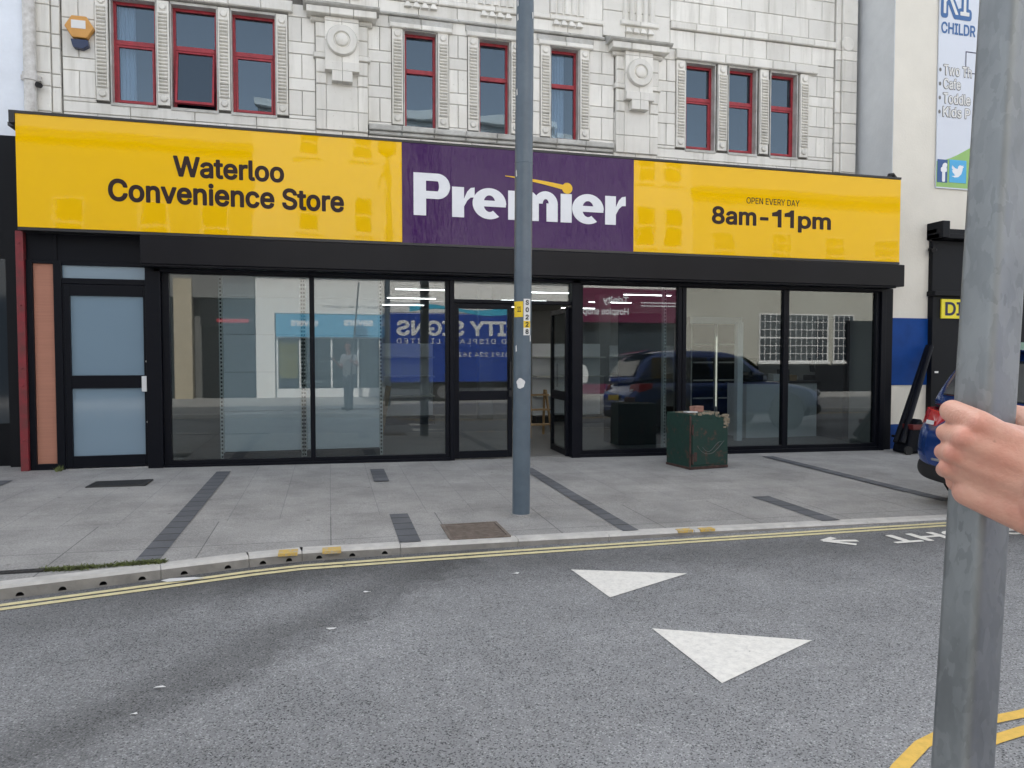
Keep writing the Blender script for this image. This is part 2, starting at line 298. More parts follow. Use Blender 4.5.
M['icon_tw'] = mat('light blue icon', (.08, .42, .75), .5)
M['sign_yellow'] = mat('bright yellow sign', (.85, .72, .02), .4)
M['navy_text'] = mat('navy print', (.01, .012, .06), .5)
M['dull_red'] = mat('dull red bar', (.12, .012, .012), .5)

def flush_skin(m, pts):
    """ruddier skin over the knuckles"""
    n = m.node_tree.nodes; l = m.node_tree.links; p = n['Principled BSDF']; out = p.inputs['Base Color'].links[0].from_socket
    tc = n.new('ShaderNodeTexCoord')
    for c, r, k, colr in pts:
        d = n.new('ShaderNodeVectorMath'); d.operation = 'DISTANCE'; l.new(tc.outputs['Object'], d.inputs[0]); d.inputs[1].default_value = c
        mr = n.new('ShaderNodeMapRange'); mr.interpolation_type = 'SMOOTHSTEP'; mr.inputs[1].default_value = r * .1; mr.inputs[2].default_value = r; mr.inputs[3].default_value = k; mr.inputs[4].default_value = 0; l.new(d.outputs['Value'], mr.inputs[0])
        mx = n.new('ShaderNodeMix'); mx.data_type = 'RGBA'; l.new(mr.outputs[0], mx.inputs[0]); l.new(out, mx.inputs[6]); mx.inputs[7].default_value = (*colr, 1); out = mx.outputs[2]
    l.new(out, p.inputs['Base Color'])
flush_skin(M['skin'], [(near(980, 424, .560), .017, .42, (.64, .24, .18)), (near(962, 438, .565), .017, .42, (.64, .24, .18)), (near(952, 453, .577), .014, .6, (.62, .24, .18)), (near(947, 468, .590), .012, .5, (.62, .25, .185)), (near(995, 441, .560), .0022, .8, (.16, .07, .05)), (near(1000, 480, .545), .035, .35, (.60, .28, .21))])
# ------------------------------------------------------------------ mesh helpers
class MB:
    def __init__(self): self.v = []; self.f = []; self.mi = []
    def poly(self, pts, mi=0):
        b = len(self.v); self.v += [tuple(p) for p in pts]; self.f.append(tuple(range(b, b + len(pts)))); self.mi.append(mi)
    def faces(self, vs_, fs, mi=0):
        b = len(self.v); self.v += [tuple(p) for p in vs_]
        for f in fs: self.f.append(tuple(i + b for i in f)); self.mi.append(mi)
    def box(self, x0, x1, y0, y1, z0, z1, mi=0, T=None):
        vs_ = [Vector((x, y, z)) for x in (x0, x1) for y in (y0, y1) for z in (z0, z1)]
        if T is not None: vs_ = [T @ v for v in vs_]
        self.faces(vs_, [(0, 1, 3, 2), (4, 6, 7, 5), (0, 4, 5, 1), (2, 3, 7, 6), (0, 2, 6, 4), (1, 5, 7, 3)], mi)
    def block(self, x0, x1, z0, z1, yb, yf, ch=.006, mi=0, jit=0.):
        """glazed block seen from -Y, chamfered front edges"""
        j = lambda: rnd.uniform(-jit, jit)
        o = [(x0, yf + ch, z0), (x1, yf + ch, z0), (x1, yf + ch, z1), (x0, yf + ch, z1)]
        i = [(x0 + ch, yf + j(), z0 + ch), (x1 - ch, yf + j(), z0 + ch), (x1 - ch, yf + j(), z1 - ch), (x0 + ch, yf + j(), z1 - ch)]
        b = [(x, yb, z) for x, _, z in o]
        fs = [(4, 5, 6, 7)]
        for k in range(4):
            n_ = (k + 1) % 4; fs += [(k, n_, 4 + n_, 4 + k), (8 + k, 8 + n_, n_, k)]
        self.faces(o + i + b, fs, mi)
    def prism(self, pts, ext, mi=0):
        """closed outline pts (3D, planar) extruded by vector ext"""
        n_ = len(pts); e = Vector(ext); a = [Vector(p) for p in pts]; b = [p + e for p in a]
        fs = [tuple(range(n_ - 1, -1, -1)), tuple(range(n_, 2 * n_))]
        for k in range(n_): fs.append((k, (k + 1) % n_, n_ + (k + 1) % n_, n_ + k))
        self.faces(a + b, fs, mi)
    def tube(self, pts, r, n_=12, mi=0, cap=True, phase=0.):
        pts = [Vector(p) for p in pts]; rs = r if isinstance(r, (list, tuple)) else [r] * len(pts)
        vs_ = []; fs = []
        for i, p in enumerate(pts):
            d = (pts[min(i + 1, len(pts) - 1)] - pts[max(i - 1, 0)]).normalized()
            u = d.orthogonal().normalized() if abs(d.z) < .95 else (Vector((1, 0, 0)) - d * d.x).normalized()
            v = d.cross(u)
            for k in range(n_):
                a = 2 * math.pi * k / n_ + phase; vs_.append(p + (u * math.cos(a) + v * math.sin(a)) * rs[i])
        for i in range(len(pts) - 1):
            for k in range(n_):
                k2 = (k + 1) % n_; fs.append((i * n_ + k, i * n_ + k2, (i + 1) * n_ + k2, (i + 1) * n_ + k))
        if cap: fs += [tuple(range(n_ - 1, -1, -1)), tuple(range((len(pts) - 1) * n_, len(pts) * n_))]
        self.faces(vs_, fs, mi)
    def disc(self, c, r, yb, yf, n_=28, prof=None, mi=0):
        """turned boss facing -Y: prof = [(radius fraction, y)...] from rim to centre"""
        prof = prof or [(1, yb), (1, yf + r * .12), (.88, yf), (0.001, yf)]
        vs_ = []; fs = []
        for q, y in prof:
            for k in range(n_):
                a = 2 * math.pi * k / n_; vs_.append((c[0] + r * q * math.cos(a), y, c[1] + r * q * math.sin(a)))
        for i in range(len(prof) - 1):
            for k in range(n_):
                k2 = (k + 1) % n_; fs.append((i * n_ + k2, i * n_ + k, (i + 1) * n_ + k, (i + 1) * n_ + k2))
        self.faces(vs_, fs, mi)
    def build(self, name, mats, parent=None, smooth=False):
        me = bpy.data.meshes.new(name); me.from_pydata(self.v, [], self.f)
        for m_ in (mats if isinstance(mats, (list, tuple)) else [mats]): me.materials.append(m_)
        me.polygons.foreach_set('material_index', self.mi)
        bm = bmesh.new(); bm.from_mesh(me); bmesh.ops.recalc_face_normals(bm, faces=bm.faces); bm.to_mesh(me); bm.free()
        me.update()
        o = bpy.data.objects.new(name, me); col.objects.link(o)
        if smooth: shade(o)
        adopt(o, parent); return o
def shade(o, ang=35):
    me = o.data
    me.polygons.foreach_set('use_smooth', [True] * len(me.polygons))
    bm = bmesh.new(); bm.from_mesh(me)
    for e in bm.edges: e.smooth = not (len(e.link_faces) == 2 and e.calc_face_angle(0) > R(ang))
    bm.to_mesh(me); bm.free()
def wloc(o): return o.location.copy() if o.type == 'EMPTY' else Vector((0, 0, 0))
def adopt(o, parent):
    if parent is None: return
    o.parent = parent
    if parent.type == 'EMPTY': o.matrix_parent_inverse = Matrix.Translation(-parent.location)
def tag(o, label, cat, group=None, kind=None):
    if label: o['label'] = label
    if cat: o['category'] = cat
    if group: o['group'] = group
    if kind: o['kind'] = kind
    return o
def thing(name, loc, label, cat, group=None):
    o = bpy.data.objects.new(name, None); col.objects.link(o); o.location = loc; o.empty_display_size = .2
    return tag(o, label, cat, group)
def struct(o): o['kind'] = 'structure'; return o
def bev(o, w_=.004, seg=2):
    b = o.modifiers.new('bevel', 'BEVEL'); b.width = w_; b.segments = seg; b.limit_method = 'ANGLE'; return o

def sans():
    try: return bpy.data.fonts.load(bpy.utils.system_resource('DATAFILES', path='fonts') + '/Inter.woff2')    # the plain sans shipped with Blender
    except Exception: return None
SANS = sans()
def text_obj(name, body, parent, m, org, u, v, box, off=.0, ext=.002, space=1.0, fit=True, curve=None, mirror=False):
    """lettering laid on the plane org + u*a + v*b, fitted to box (a0,a1,b0,b1)"""
    c = bpy.data.curves.new(name, 'FONT'); c.body = body; c.size = 1; c.space_character = space; c.resolution_u = 5; c.fill_mode = 'NONE'
    if SANS: c.font = SANS
    t = bpy.data.objects.new(name, c); col.objects.link(t)
    dg = bpy.context.evaluated_depsgraph_get(); dg.update()
    wm = bpy.data.meshes.new_from_object(t.evaluated_get(dg)); bpy.data.objects.remove(t); bpy.data.curves.remove(c)
    nb = {}
    for e in wm.edges: i, j = e.vertices; nb.setdefault(i, []).append(j); nb.setdefault(j, []).append(i)
    seen = set(); loops = []
    for i in nb:
        if i in seen: continue
        lp = [i]; seen.add(i); k = i
        while True:
            nx = [q for q in nb[k] if q not in seen]
            if not nx: break
            k = nx[0]; lp.append(k); seen.add(k)
        pts = [Vector((wm.vertices[q].co.x, wm.vertices[q].co.y)) for q in lp]
        cl = []
        for p in pts:
            if not cl or (p - cl[-1]).length > 1e-4: cl.append(p)
        if len(cl) > 2 and (cl[0] - cl[-1]).length < 1e-4: cl.pop()
        if len(cl) > 2: loops.append(cl)
    bpy.data.meshes.remove(wm)
    # weight: level set of the distance to the outlines, so strokes thicken evenly and overlapping outlines melt together
    P = np.array([q for L in loops for q in L]); lo = P.min(0) - off - .04; hi = P.max(0) + off + .04; h = 1 / 84
    nx, ny = int((hi[0] - lo[0]) / h) + 2, int((hi[1] - lo[1]) / h) + 2
    gx = lo[0] + h * np.arange(nx); gy = lo[1] + h * np.arange(ny); dist = np.full((nx, ny), .05 + off); wind = np.zeros((nx, ny), int)
    for L in loops:
        A = np.array(L); B = np.roll(A, -1, 0); mn = A.min(0) - off - .05; mx = A.max(0) + off + .05
        i0, i1 = np.searchsorted(gx, [mn[0], mx[0]]); j0, j1 = np.searchsorted(gy, [mn[1], mx[1]])
        X, Y = np.meshgrid(gx[i0:i1], gy[j0:j1], indexing='ij'); X = X[..., None]; Y = Y[..., None]
        d = B - A; l2 = (d ** 2).sum(1) + 1e-12
        t_ = np.clip(((X - A[:, 0]) * d[:, 0] + (Y - A[:, 1]) * d[:, 1]) / l2, 0, 1)
        dd = np.sqrt(((X - A[:, 0] - t_ * d[:, 0]) ** 2 + (Y - A[:, 1] - t_ * d[:, 1]) ** 2)).min(-1)
        dist[i0:i1, j0:j1] = np.minimum(dist[i0:i1, j0:j1], dd)
        up = (A[:, 1] <= Y) & (B[:, 1] > Y); dn = (A[:, 1] > Y) & (B[:, 1] <= Y)
        side = d[:, 0] * (Y - A[:, 1]) - (X - A[:, 0]) * d[:, 1]
        wind[i0:i1, j0:j1] += (up & (side > 0)).sum(-1) - (dn & (side < 0)).sum(-1)
    g = off + np.where(wind != 0, dist, -dist) + 1e-6
    a0, a1, b0, b1 = box; u = Vector(u).normalized(); v = Vector(v).normalized(); nrm = u.cross(v); org = Vector(org)
    lo2, hi2 = P.min(0) - off, P.max(0) + off
    sx = (a1 - a0) / (hi2[0] - lo2[0]); sy = (b1 - b0) / (hi2[1] - lo2[1]) if fit else sx
    def place(q, d):
        a = a0 + (q[0] - lo2[0]) * sx; b = b0 + (q[1] - lo2[1]) * sy
        return curve(a, b, d) if curve else org + u * a + v * b + nrm * d
    V = []; F = []; idx = {}
    def vert(key, q, d):
        k = (key, d > 0)
        if k not in idx: idx[k] = len(V); V.append(tuple(place(q, d)))
        return idx[k]
    G = g > 0
    act = np.argwhere(G[:-1, :-1] | G[1:, :-1] | G[:-1, 1:] | G[1:, 1:])
    for i, j in act:
        cs = [(i, j), (i + 1, j), (i + 1, j + 1), (i, j + 1)]; poly = []; cut = []
        for k in range(4):
            p, q = cs[k], cs[(k + 1) % 4]; gp, gq = g[p], g[q]
            if gp > 0: poly.append(vert(p, (gx[p[0]], gy[p[1]]), ext))
            if (gp > 0) != (gq > 0):
                f = gp / (gp - gq); key = ('e',) + (min(p, q), max(p, q)); pt = (gx[p[0]] + (gx[q[0]] - gx[p[0]]) * f, gy[p[1]] + (gy[q[1]] - gy[p[1]]) * f)
                poly.append(vert(key, pt, ext)); cut.append((key, pt, gp > 0))
        if len(poly) > 2: F.append(poly)
        for k in range(0, len(cut) - 1, 2):
            o1, o2 = (cut[k], cut[k + 1]); F.append([vert(o1[0], o1[1], ext), vert(o2[0], o2[1], ext), vert(o2[0], o2[1], 0), vert(o1[0], o1[1], 0)])
    me = bpy.data.meshes.new(name); me.from_pydata(V, [], F); me.materials.append(m); me.update()
    o = bpy.data.objects.new(name, me); col.objects.link(o); adopt(o, parent); return o
def sign_text(name, body, parent, m, x0, x1, z0, z1, y, **k):    # on a face looking towards -Y
    return text_obj(name, body, parent, m, (0, y, 0), (1, 0, 0), (0, 0, 1), (x0, x1, z0, z1), **k)
def opp_text(name, body, parent, m, x0, x1, z0, z1, y, **k):     # on a face looking towards +Y
    return text_obj(name, body, parent, m, (0, y, 0), (-1, 0, 0), (0, 0, 1), (-x1, -x0, z0, z1), **k)

def capsules(segs, n_=14):
    """list of (p0, r0, p1, r1) -> one soup of closed tapered capsules"""
    mb = MB()
    for p0, r0, p1, r1 in segs:
        p0 = Vector(p0); p1 = Vector(p1); d = p1 - p0
        if d.length < 1e-5: d = Vector((0, 0, 1e-4)); p1 = p0 + d
        d.normalize()
        pts = []; rs = []
        for k in range(1, 6): a = math.pi / 2 * k / 6; pts.append(p0 - d * r0 * math.cos(a)); rs.append(r0 * math.sin(a))
        pts += [p0, p1]; rs += [r0, r1]
        for k in range(5, 0, -1): a = math.pi / 2 * k / 6; pts.append(p1 + d * r1 * math.cos(a)); rs.append(r1 * math.sin(a))
        u = d.orthogonal().normalized(); v = d.cross(u); vs_ = []; fs = []
        for p, r in zip(pts, rs):
            for k in range(n_): a = 2 * math.pi * k / n_; vs_.append(p + (u * math.cos(a) + v * math.sin(a)) * r)
        for i in range(len(pts) - 1):
            for k in range(n_): k2 = (k + 1) % n_; fs.append((i * n_ + k, i * n_ + k2, (i + 1) * n_ + k2, (i + 1) * n_ + k))
        fs += [tuple(range(n_ - 1, -1, -1)), tuple(range((len(pts) - 1) * n_, len(pts) * n_))]
        mb.faces(vs_, fs)
    return mb
def fused(segs, voxel, smooth=6, n_=14):
    """capsules melted into one continuous surface; returns a mesh"""
    o = capsules(segs, n_).build('melt', [M['skin']])
    r = o.modifiers.new('r', 'REMESH'); r.mode = 'VOXEL'; r.voxel_size = voxel; r.use_smooth_shade = True
    s = o.modifiers.new('s', 'SMOOTH'); s.factor = .5; s.iterations = smooth
    dg = bpy.context.evaluated_depsgraph_get(); dg.update()
    me = bpy.data.meshes.new_from_object(o.evaluated_get(dg)); old = o.data
    bpy.data.objects.remove(o); bpy.data.meshes.remove(old)
    me.polygons.foreach_set('use_smooth', [True] * len(me.polygons)); return me
def mesh_obj(name, me, m, parent):
    me.materials.clear(); me.materials.append(m); me.name = name
    o = bpy.data.objects.new(name, me); col.objects.link(o); adopt(o, parent); return o
def copy_tree(o, parent=None):
    c = o.copy(); col.objects.link(c)
    if parent is not None: c.parent = parent
    for ch in list(o.children): copy_tree(ch, c)
    return c

# ================================================================== GROUND
mb = MB(); mb.poly([(-250, -250, zr(-250)), (250, -250, zr(250)), (250, 250, zr(250)), (-250, 250, zr(-250))])
struct(mb.build('road', M['asphalt']))
KERB = [(-60, -5.6), (-9, -5.35), (-5, -5.08), (-3.2, -4.80), (-1.93, -4.50), (-1.08, -4.29), (-.55, -4.15), (-.2, -4.09), (.5, -4.08), (1.4, -4.08), (2.9, -4.09), (5.4, -4.13), (9, -4.2), (60, -5)]
KW = .125
def kerb_back(i):
    p = Vector(KERB[i]); a = Vector(KERB[max(i - 1, 0)]); b = Vector(KERB[min(i + 1, len(KERB) - 1)]); d = (b - a).normalized(); n_ = Vector((-d.y, d.x)); return p + n_ * KW
KB = [kerb_back(i) for i in range(len(KERB))]
mb = MB()
for i in range(len(KERB) - 1):          # pavement body from the kerb back to under the shop
    a, b = KB[i], KB[i + 1]
    q = [(a.x, a.y), (b.x, b.y), (b.x, .35), (a.x, .35)]
    mb.poly([(x, y, zp(x, y)) for x, y in q])
struct(mb.build('pavement', M['paving']))
mb = MB()                                # outer course of larger flags beside the kerb
for i in range(len(KB) - 1):
    a, b = KB[i], KB[i + 1]
    if a.x < -9 or b.x > 9.5: continue
    q = [(a.x, a.y), (b.x, b.y), (b.x, -3.04), (a.x, -3.04)]
    mb.poly([(x, y, zp(x, y) + .004) for x, y in q])
struct(mb.build('pavement_edge_course', M['paving2']))
def resample(pts, step):
    out = [Vector(pts[0])]
    for a, b in zip(pts, pts[1:]):
        a = Vector(a); b = Vector(b); n_ = max(1, round((b - a).length / step))
        for k in range(1, n_ + 1): out.append(a.lerp(b, k / n_))
    return out
mb = MB()
cur = KERB
def kerb_run(mb, pts, zt, zb, units, holes):
    acc = 0
    for a, b in zip(pts, pts[1:]):
        a = Vector(a); b = Vector(b); L = (b - a).length; n_ = max(1, round(L / units)); d = (b - a) / L; nn = Vector((-d.y, d.x))
        for k in range(n_):
            p = a + d * (L * k / n_ + (.002 if k == 0 else 0)); q = a + d * (L * (k + 1) / n_ - (.002 if k == n_ - 1 else 0))
            W = lambda t, o, z: (p.x + (q.x - p.x) * t + nn.x * o, p.y + (q.y - p.y) * t + nn.y * o, z)
            zt0, zt1, zb0, zb1 = zt(p.x, p.y), zt(q.x, q.y), zb(p.x), zb(q.x)
            ZT = lambda t: zt0 + (zt1 - zt0) * t
            ZB = lambda t: zb0 + (zb1 - zb0) * t - .03
            c = .018
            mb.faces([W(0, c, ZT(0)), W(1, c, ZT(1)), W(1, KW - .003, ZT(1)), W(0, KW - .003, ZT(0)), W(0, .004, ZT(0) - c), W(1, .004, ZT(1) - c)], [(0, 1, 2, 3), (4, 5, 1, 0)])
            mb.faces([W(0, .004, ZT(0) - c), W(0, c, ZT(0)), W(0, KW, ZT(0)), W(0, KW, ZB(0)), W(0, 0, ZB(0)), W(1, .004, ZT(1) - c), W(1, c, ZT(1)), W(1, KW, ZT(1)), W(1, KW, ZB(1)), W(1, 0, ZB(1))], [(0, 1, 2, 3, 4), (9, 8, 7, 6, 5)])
            um = (p + q) / 2
            if holes and -6.5 < um.x < .55:
                hw = .022 / (q - p).length; base = .012 + .03; ht = .024
                arc = [(.5 + hw * math.cos(t), base + ht * math.sin(t)) for t in [math.pi * s / 8 for s in range(9)]]   # right to left
                P = lambda t, h, o=0: W(t, o, ZB(t) + h)
                top = lambda t: W(t, .004, ZT(t) - c)
                mid = arc[4]
                right = [P(.5, 0), P(1, 0), top(1), top(.5)] + [P(*x) for x in arc[4::-1]] + [P(.5, base)]
                left = [P(0, 0), P(.5, 0), P(.5, base)] + [P(*x) for x in arc[:3:-1]] + [top(.5), top(0)]
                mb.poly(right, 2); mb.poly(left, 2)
                ring = [P(*x) for x in arc] ; ringb = [P(x[0], x[1], .07) for x in arc]
                for s in range(len(arc)):
                    s2 = (s + 1) % len(arc); mb.poly([ring[s], ring[s2], ringb[s2], ringb[s]], 1)
                mb.poly(ringb, 1)
            else:
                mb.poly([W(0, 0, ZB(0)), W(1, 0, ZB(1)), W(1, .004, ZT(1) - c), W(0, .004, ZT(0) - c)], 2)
fine = [p for p in resample([k for k in KERB if -10 < k[0] < 10], .9)]
kerb_run(mb, fine, lambda x, y: zp(x, y) + .006, zr, .225, True)
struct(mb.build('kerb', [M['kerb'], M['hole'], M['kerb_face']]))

# nearer pavement, where the photographer stands
NK = [(-60, -9.3), (-3, -8.95), (0, -8.6), (.9, -8.25), (1.5, -7.9), (1.95, -7.66), (2.5, -7.5), (3.2, -7.42), (60, -7.4)]
znp = lambda x, y=0: zr(x) + .10
mb = MB()
for a, b in zip(NK, NK[1:]):
    mb.poly([(a[0], a[1] - .12, znp(a[0])), (b[0], b[1] - .12, znp(b[0])), (b[0], -17, znp(b[0])), (a[0], -17, znp(a[0]))])
struct(mb.build('opposite_pavement', M['paving']))
mb = MB()
for a, b in zip(NK, NK[1:]):
    A = [(a[0], a[1], zr(a[0]) - .02), (a[0], a[1] - .01, znp(a[0]) - .012), (a[0], a[1] - .03, znp(a[0]) + .005), (a[0], a[1] - .125, znp(a[0]) + .005)]
    B = [(b[0], b[1], zr(b[0]) - .02), (b[0], b[1] - .01, znp(b[0]) - .012), (b[0], b[1] - .03, znp(b[0]) + .005), (b[0], b[1] - .125, znp(b[0]) + .005)]
    mb.faces(A + B, [(k, k + 1, k + 5, k + 4) for k in range(3)])
struct(mb.build('opposite_kerb', M['kerb']))

# road markings, 4 mm above the asphalt
def ribbon(mb, pts, w_, z, h=.004):
    pts = [Vector(p) for p in pts]; L = []; Rr = []
    for i, p in enumerate(pts):
        d = (pts[min(i + 1, len(pts) - 1)] - pts[max(i - 1, 0)]).normalized(); n_ = Vector((-d.y, d.x)); L.append(p + n_ * w_ / 2); Rr.append(p - n_ * w_ / 2)
    for i in range(len(pts) - 1): mb.poly([(q.x, q.y, z(q.x) + h) for q in (Rr[i], Rr[i + 1], L[i + 1], L[i])])
def offset(pts, o):
    pts = [Vector(p) for p in pts]; out = []
    for i, p in enumerate(pts):
        d = (pts[min(i + 1, len(pts) - 1)] - pts[max(i - 1, 0)]).normalized(); out.append(p + Vector((-d.y, d.x)) * o)
    return out
mb = MB()
for o in (-.112, -.195): ribbon(mb, [p + Vector((0, rnd.uniform(-.004, .004))) for p in offset([Vector(k) for k in fine], o)], .05, zr)
struct(mb.build('yellow_lines', M['yellow_paint_road']))
mb = MB()
NO = [gr(862, 830), gr(880, 798), gr(900, 768), gr(922, 745), gr(950, 731), gr(985, 722), gr(1024, 714)] + [(4, -6.9), (40, -6.9)]
NI = [gr(905, 830), gr(925, 795), gr(945, 770), (gr(968, 752)), gr(992, 741), gr(1024, 731)] + [(4, -7.02), (40, -7.02)]
ribbon(mb, NO, .052, zr); ribbon(mb, NI, .052, zr)
struct(mb.build('near_yellow_lines', M['yellow_paint_fresh']))
mb = MB()
for tri in ([gr(571, 570), gr(687, 574), gr(610, 598)], [gr(652, 629), gr(812, 641), gr(722, 684)]):
    mb.poly([(x, y, zr(x) + .004) for x, y in tri])
# arrow painted beside the lettering, pointing along the street
ax, ay = 4.0, -4.36
def flat(mb, pts): mb.poly([(x, y, zr(x) + .004) for x, y in pts])
for k, (p, q) in enumerate((((823, 541.3), (857.5, 541)), ((823, 541.3), (833.5, 538)), ((823, 541.3), (856.5, 545)))): ribbon(mb, [gr(*p), gr(*q)], .055, zr, .004 + .0006 * k)
struct(mb.build('road_marking', M['white_paint_road']))
t = text_obj('road_lettering', 'RIGHT', None, M['white_paint_road'], (0, 0, 0), (-1, 0, 0), (0, -1, 0), (-gr(876, 537)[0] - 1.36, -gr(876, 537)[0], -gr(905, 534.2)[1], -gr(905, 543.4)[1]), off=.022, ext=.001,
             curve=lambda a, b, d: (-a, -b, zr(-a) + .004 + d))
struct(t)

# dark sett strips let into the pavement
mb = MB()
for x0, x1, y0, y1 in ((-1.37, -1.225, -1.5, -.5), (-1.30, -1.13, -4.17, -1.5), (.465, .63, -1.45, -.62), (.50, .66, -4.0, -3.05), (2.30, 2.44, -4.0, -.85), (4.17, 4.36, -4.02, -2.95), (5.98, 6.16, -3.5, -.42), (-3.43, -3.27, -1.5, -.72)):
    if x0 == -1.37: continue
    if x0 == -1.30: x0, x1, y1 = -1.28, -1.125, -.5
    mb.poly([(x, y, zp(x, y) + .008) for x, y in ((x0, y0), (x1, y0), (x1, y1), (x0, y1))])
struct(mb.build('sett_strips', M['setts']))
mb = MB()                                 # yellow dabs on the kerb top
for x in (-.36, -.06, 2.75, 2.95):
    mb.box(x, x + .13, -4.096 if x > 0 else -4.14, -4.03, zp(x, -4.05) - .01, zp(x, -4.05) + .0095)
struct(mb.build('kerb_marking', M['yellow_dab']))
mb = MB(); mb.box(-3.6, -1.78, -4.245, -4.19, zp(-2.5, -4) - .03, zp(-2.5, -4) + .006)
for k in range(49): mb.box(-3.58 + k * .036, -3.565 + k * .036, -4.235, -4.20, zp(-2.5, -4), zp(-2.5, -4) + .0085)
struct(mb.build('drain_channel', M['grate']))

def cover(name, label, x0, x1, y0, y1, m, bars, along):
    z = zp((x0 + x1) / 2, (y0 + y1) / 2) + .009; t_ = thing(name, ((x0 + x1) / 2, (y0 + y1) / 2, z), label, 'manhole cover' if along else 'drain grate')
    f = MB()
    for a in ((x0, x1, y0, y0 + .025), (x0, x1, y1 - .025, y1), (x0, x0 + .025, y0 + .025, y1 - .025), (x1 - .025, x1, y0 + .025, y1 - .025)): f.box(*a, z - .03, z + .004)
    f.build('frame', M['iron'] if along else M['grate'], t_)
    p = MB(); p.box(x0 + .03, x1 - .03, y0 + .03, y1 - .03, z - .03, z)
    for k in range(bars):
        if along: yy = y0 + .04 + (y1 - y0 - .09) * k / bars; p.box(x0 + .04, x1 - .04, yy, yy + (y1 - y0) / bars * .5, z - .001, z + .004)
        else: xx = x0 + .04 + (x1 - x0 - .09) * k / bars; p.box(xx, xx + (x1 - x0) / bars * .5, y0 + .04, y1 - .04, z - .001, z + .004)
    p.build('lid', m, t_)
cover('manhole_cover', 'rust brown ribbed iron cover by the kerb next to the lamp post foot', .88, 1.36, -4.0, -3.5, M['iron'], 12, True)
cover('drain_grate', 'dark perforated metal grate in the pavement in front of the frosted side door', -2.42, -1.86, -1.27, -.93, M['grate'], 22, False)

def weeds():
    mb = MB()
    for k in range(2600):
        x = -1.82 + .74 * (rnd.random() ** .9); y = -4.205 + (x + 1.82) * .055 + rnd.gauss(0, .02) + .01 * math.sin(x * 9) ; z = zp(x, y) + .004
        if rnd.random() > .35 + .6 * abs(math.sin(x * 7.3 + 1)): continue
        a = rnd.uniform(0, 6.28); h = rnd.uniform(.004, .020); w_ = rnd.uniform(.003, .007); lx, ly = rnd.uniform(-.02, .02), rnd.uniform(-.02, .02)
        c, s = math.cos(a) * w_, math.sin(a) * w_
        mb.poly([(x - c, y - s, z), (x + c, y + s, z), (x + c * .6 + lx, y + s * .6 + ly, z + h * .7), (x + lx * 1.7, y + ly * 1.7, z + h)])
    for k in range(40):
        x = -3.03 + rnd.gauss(0, .02); y = -.12 + rnd.gauss(0, .03); z = zp(x, y); a = rnd.uniform(0, 6.28); h = rnd.uniform(.02, .08)
        mb.poly([(x - .006, y, z), (x + .006, y, z), (x + math.cos(a) * .04, y + math.sin(a) * .03, z + h)])
    tag(mb.build('weeds', M['moss']), 'low green moss and weeds growing in the drain slot along the pavement edge', 'weeds', kind='stuff')
weeds()
def litter():
    for x, y, s, lab in ((-.95, -4.35, .16, 'long pale strip of litter lying in the gutter beside the kerb'), (.0, -5.45, .03, 'small white scrap of paper in the dark worn band of the road'), (1.2, -4.75, .03, 'tiny white scrap on the asphalt below the lamp post'),
                         (*gr(159, 689), .03, 'larger of two white paper scraps on the road at lower left'), (*gr(134, 715), .018, 'tiny pale scrap on the road nearest the lower left corner'), (*gr(367, 593), .03, 'small pale scrap on the road just below the yellow lines')):
        mb = MB(); z = zr(x) + .003; n_ = 6
        pts = [(x + s * math.cos(k / n_ * 6.28) * rnd.uniform(.7, 1), y + s * .28 * math.sin(k / n_ * 6.28) * rnd.uniform(.7, 1), z + rnd.uniform(0, .008)) for k in range(n_)]
        mb.prism(pts, (0, 0, .002)); tag(mb.build('litter_scrap', M['white_label']), lab, 'litter')
litter()

# ================================================================== THE SHOP BUILDING
UY = .8                                  # plane of the tiled upper storey; the shopfront stands at Y = 0
shop = thing('shop_building', (2.5, 0, 0), 'white tiled commercial building with red framed upstairs windows over the glazed shop', 'building')
# -- glazed wall, block by block; joints are real gaps over a dark backing
WIN = [(-2.645, -2.11), (-1.945, -1.38), (-1.215, -.65), (1.045, 1.51), (2.11, 2.575), (3.185, 3.63), (5.37, 5.885), (6.115, 6.62), (6.865, 7.365)]
WZ0, WZ1 = 4.53, 5.86
STRIP = [(-2.81, -2.665), (-2.10, -1.955), (-1.37, -1.225), (-.645, -.50), (.88, 1.03), (1.52, 1.67), (1.95, 2.10), (2.585, 2.73), (3.03, 3.175), (3.64, 3.785), (5.205, 5.355), (5.92, 6.08), (6.665, 6.82), (7.40, 7.555)]
mb = MB()
mb.box(-3.56, -3.5, UY + .03, UY + .3, 2.6, 12.2)
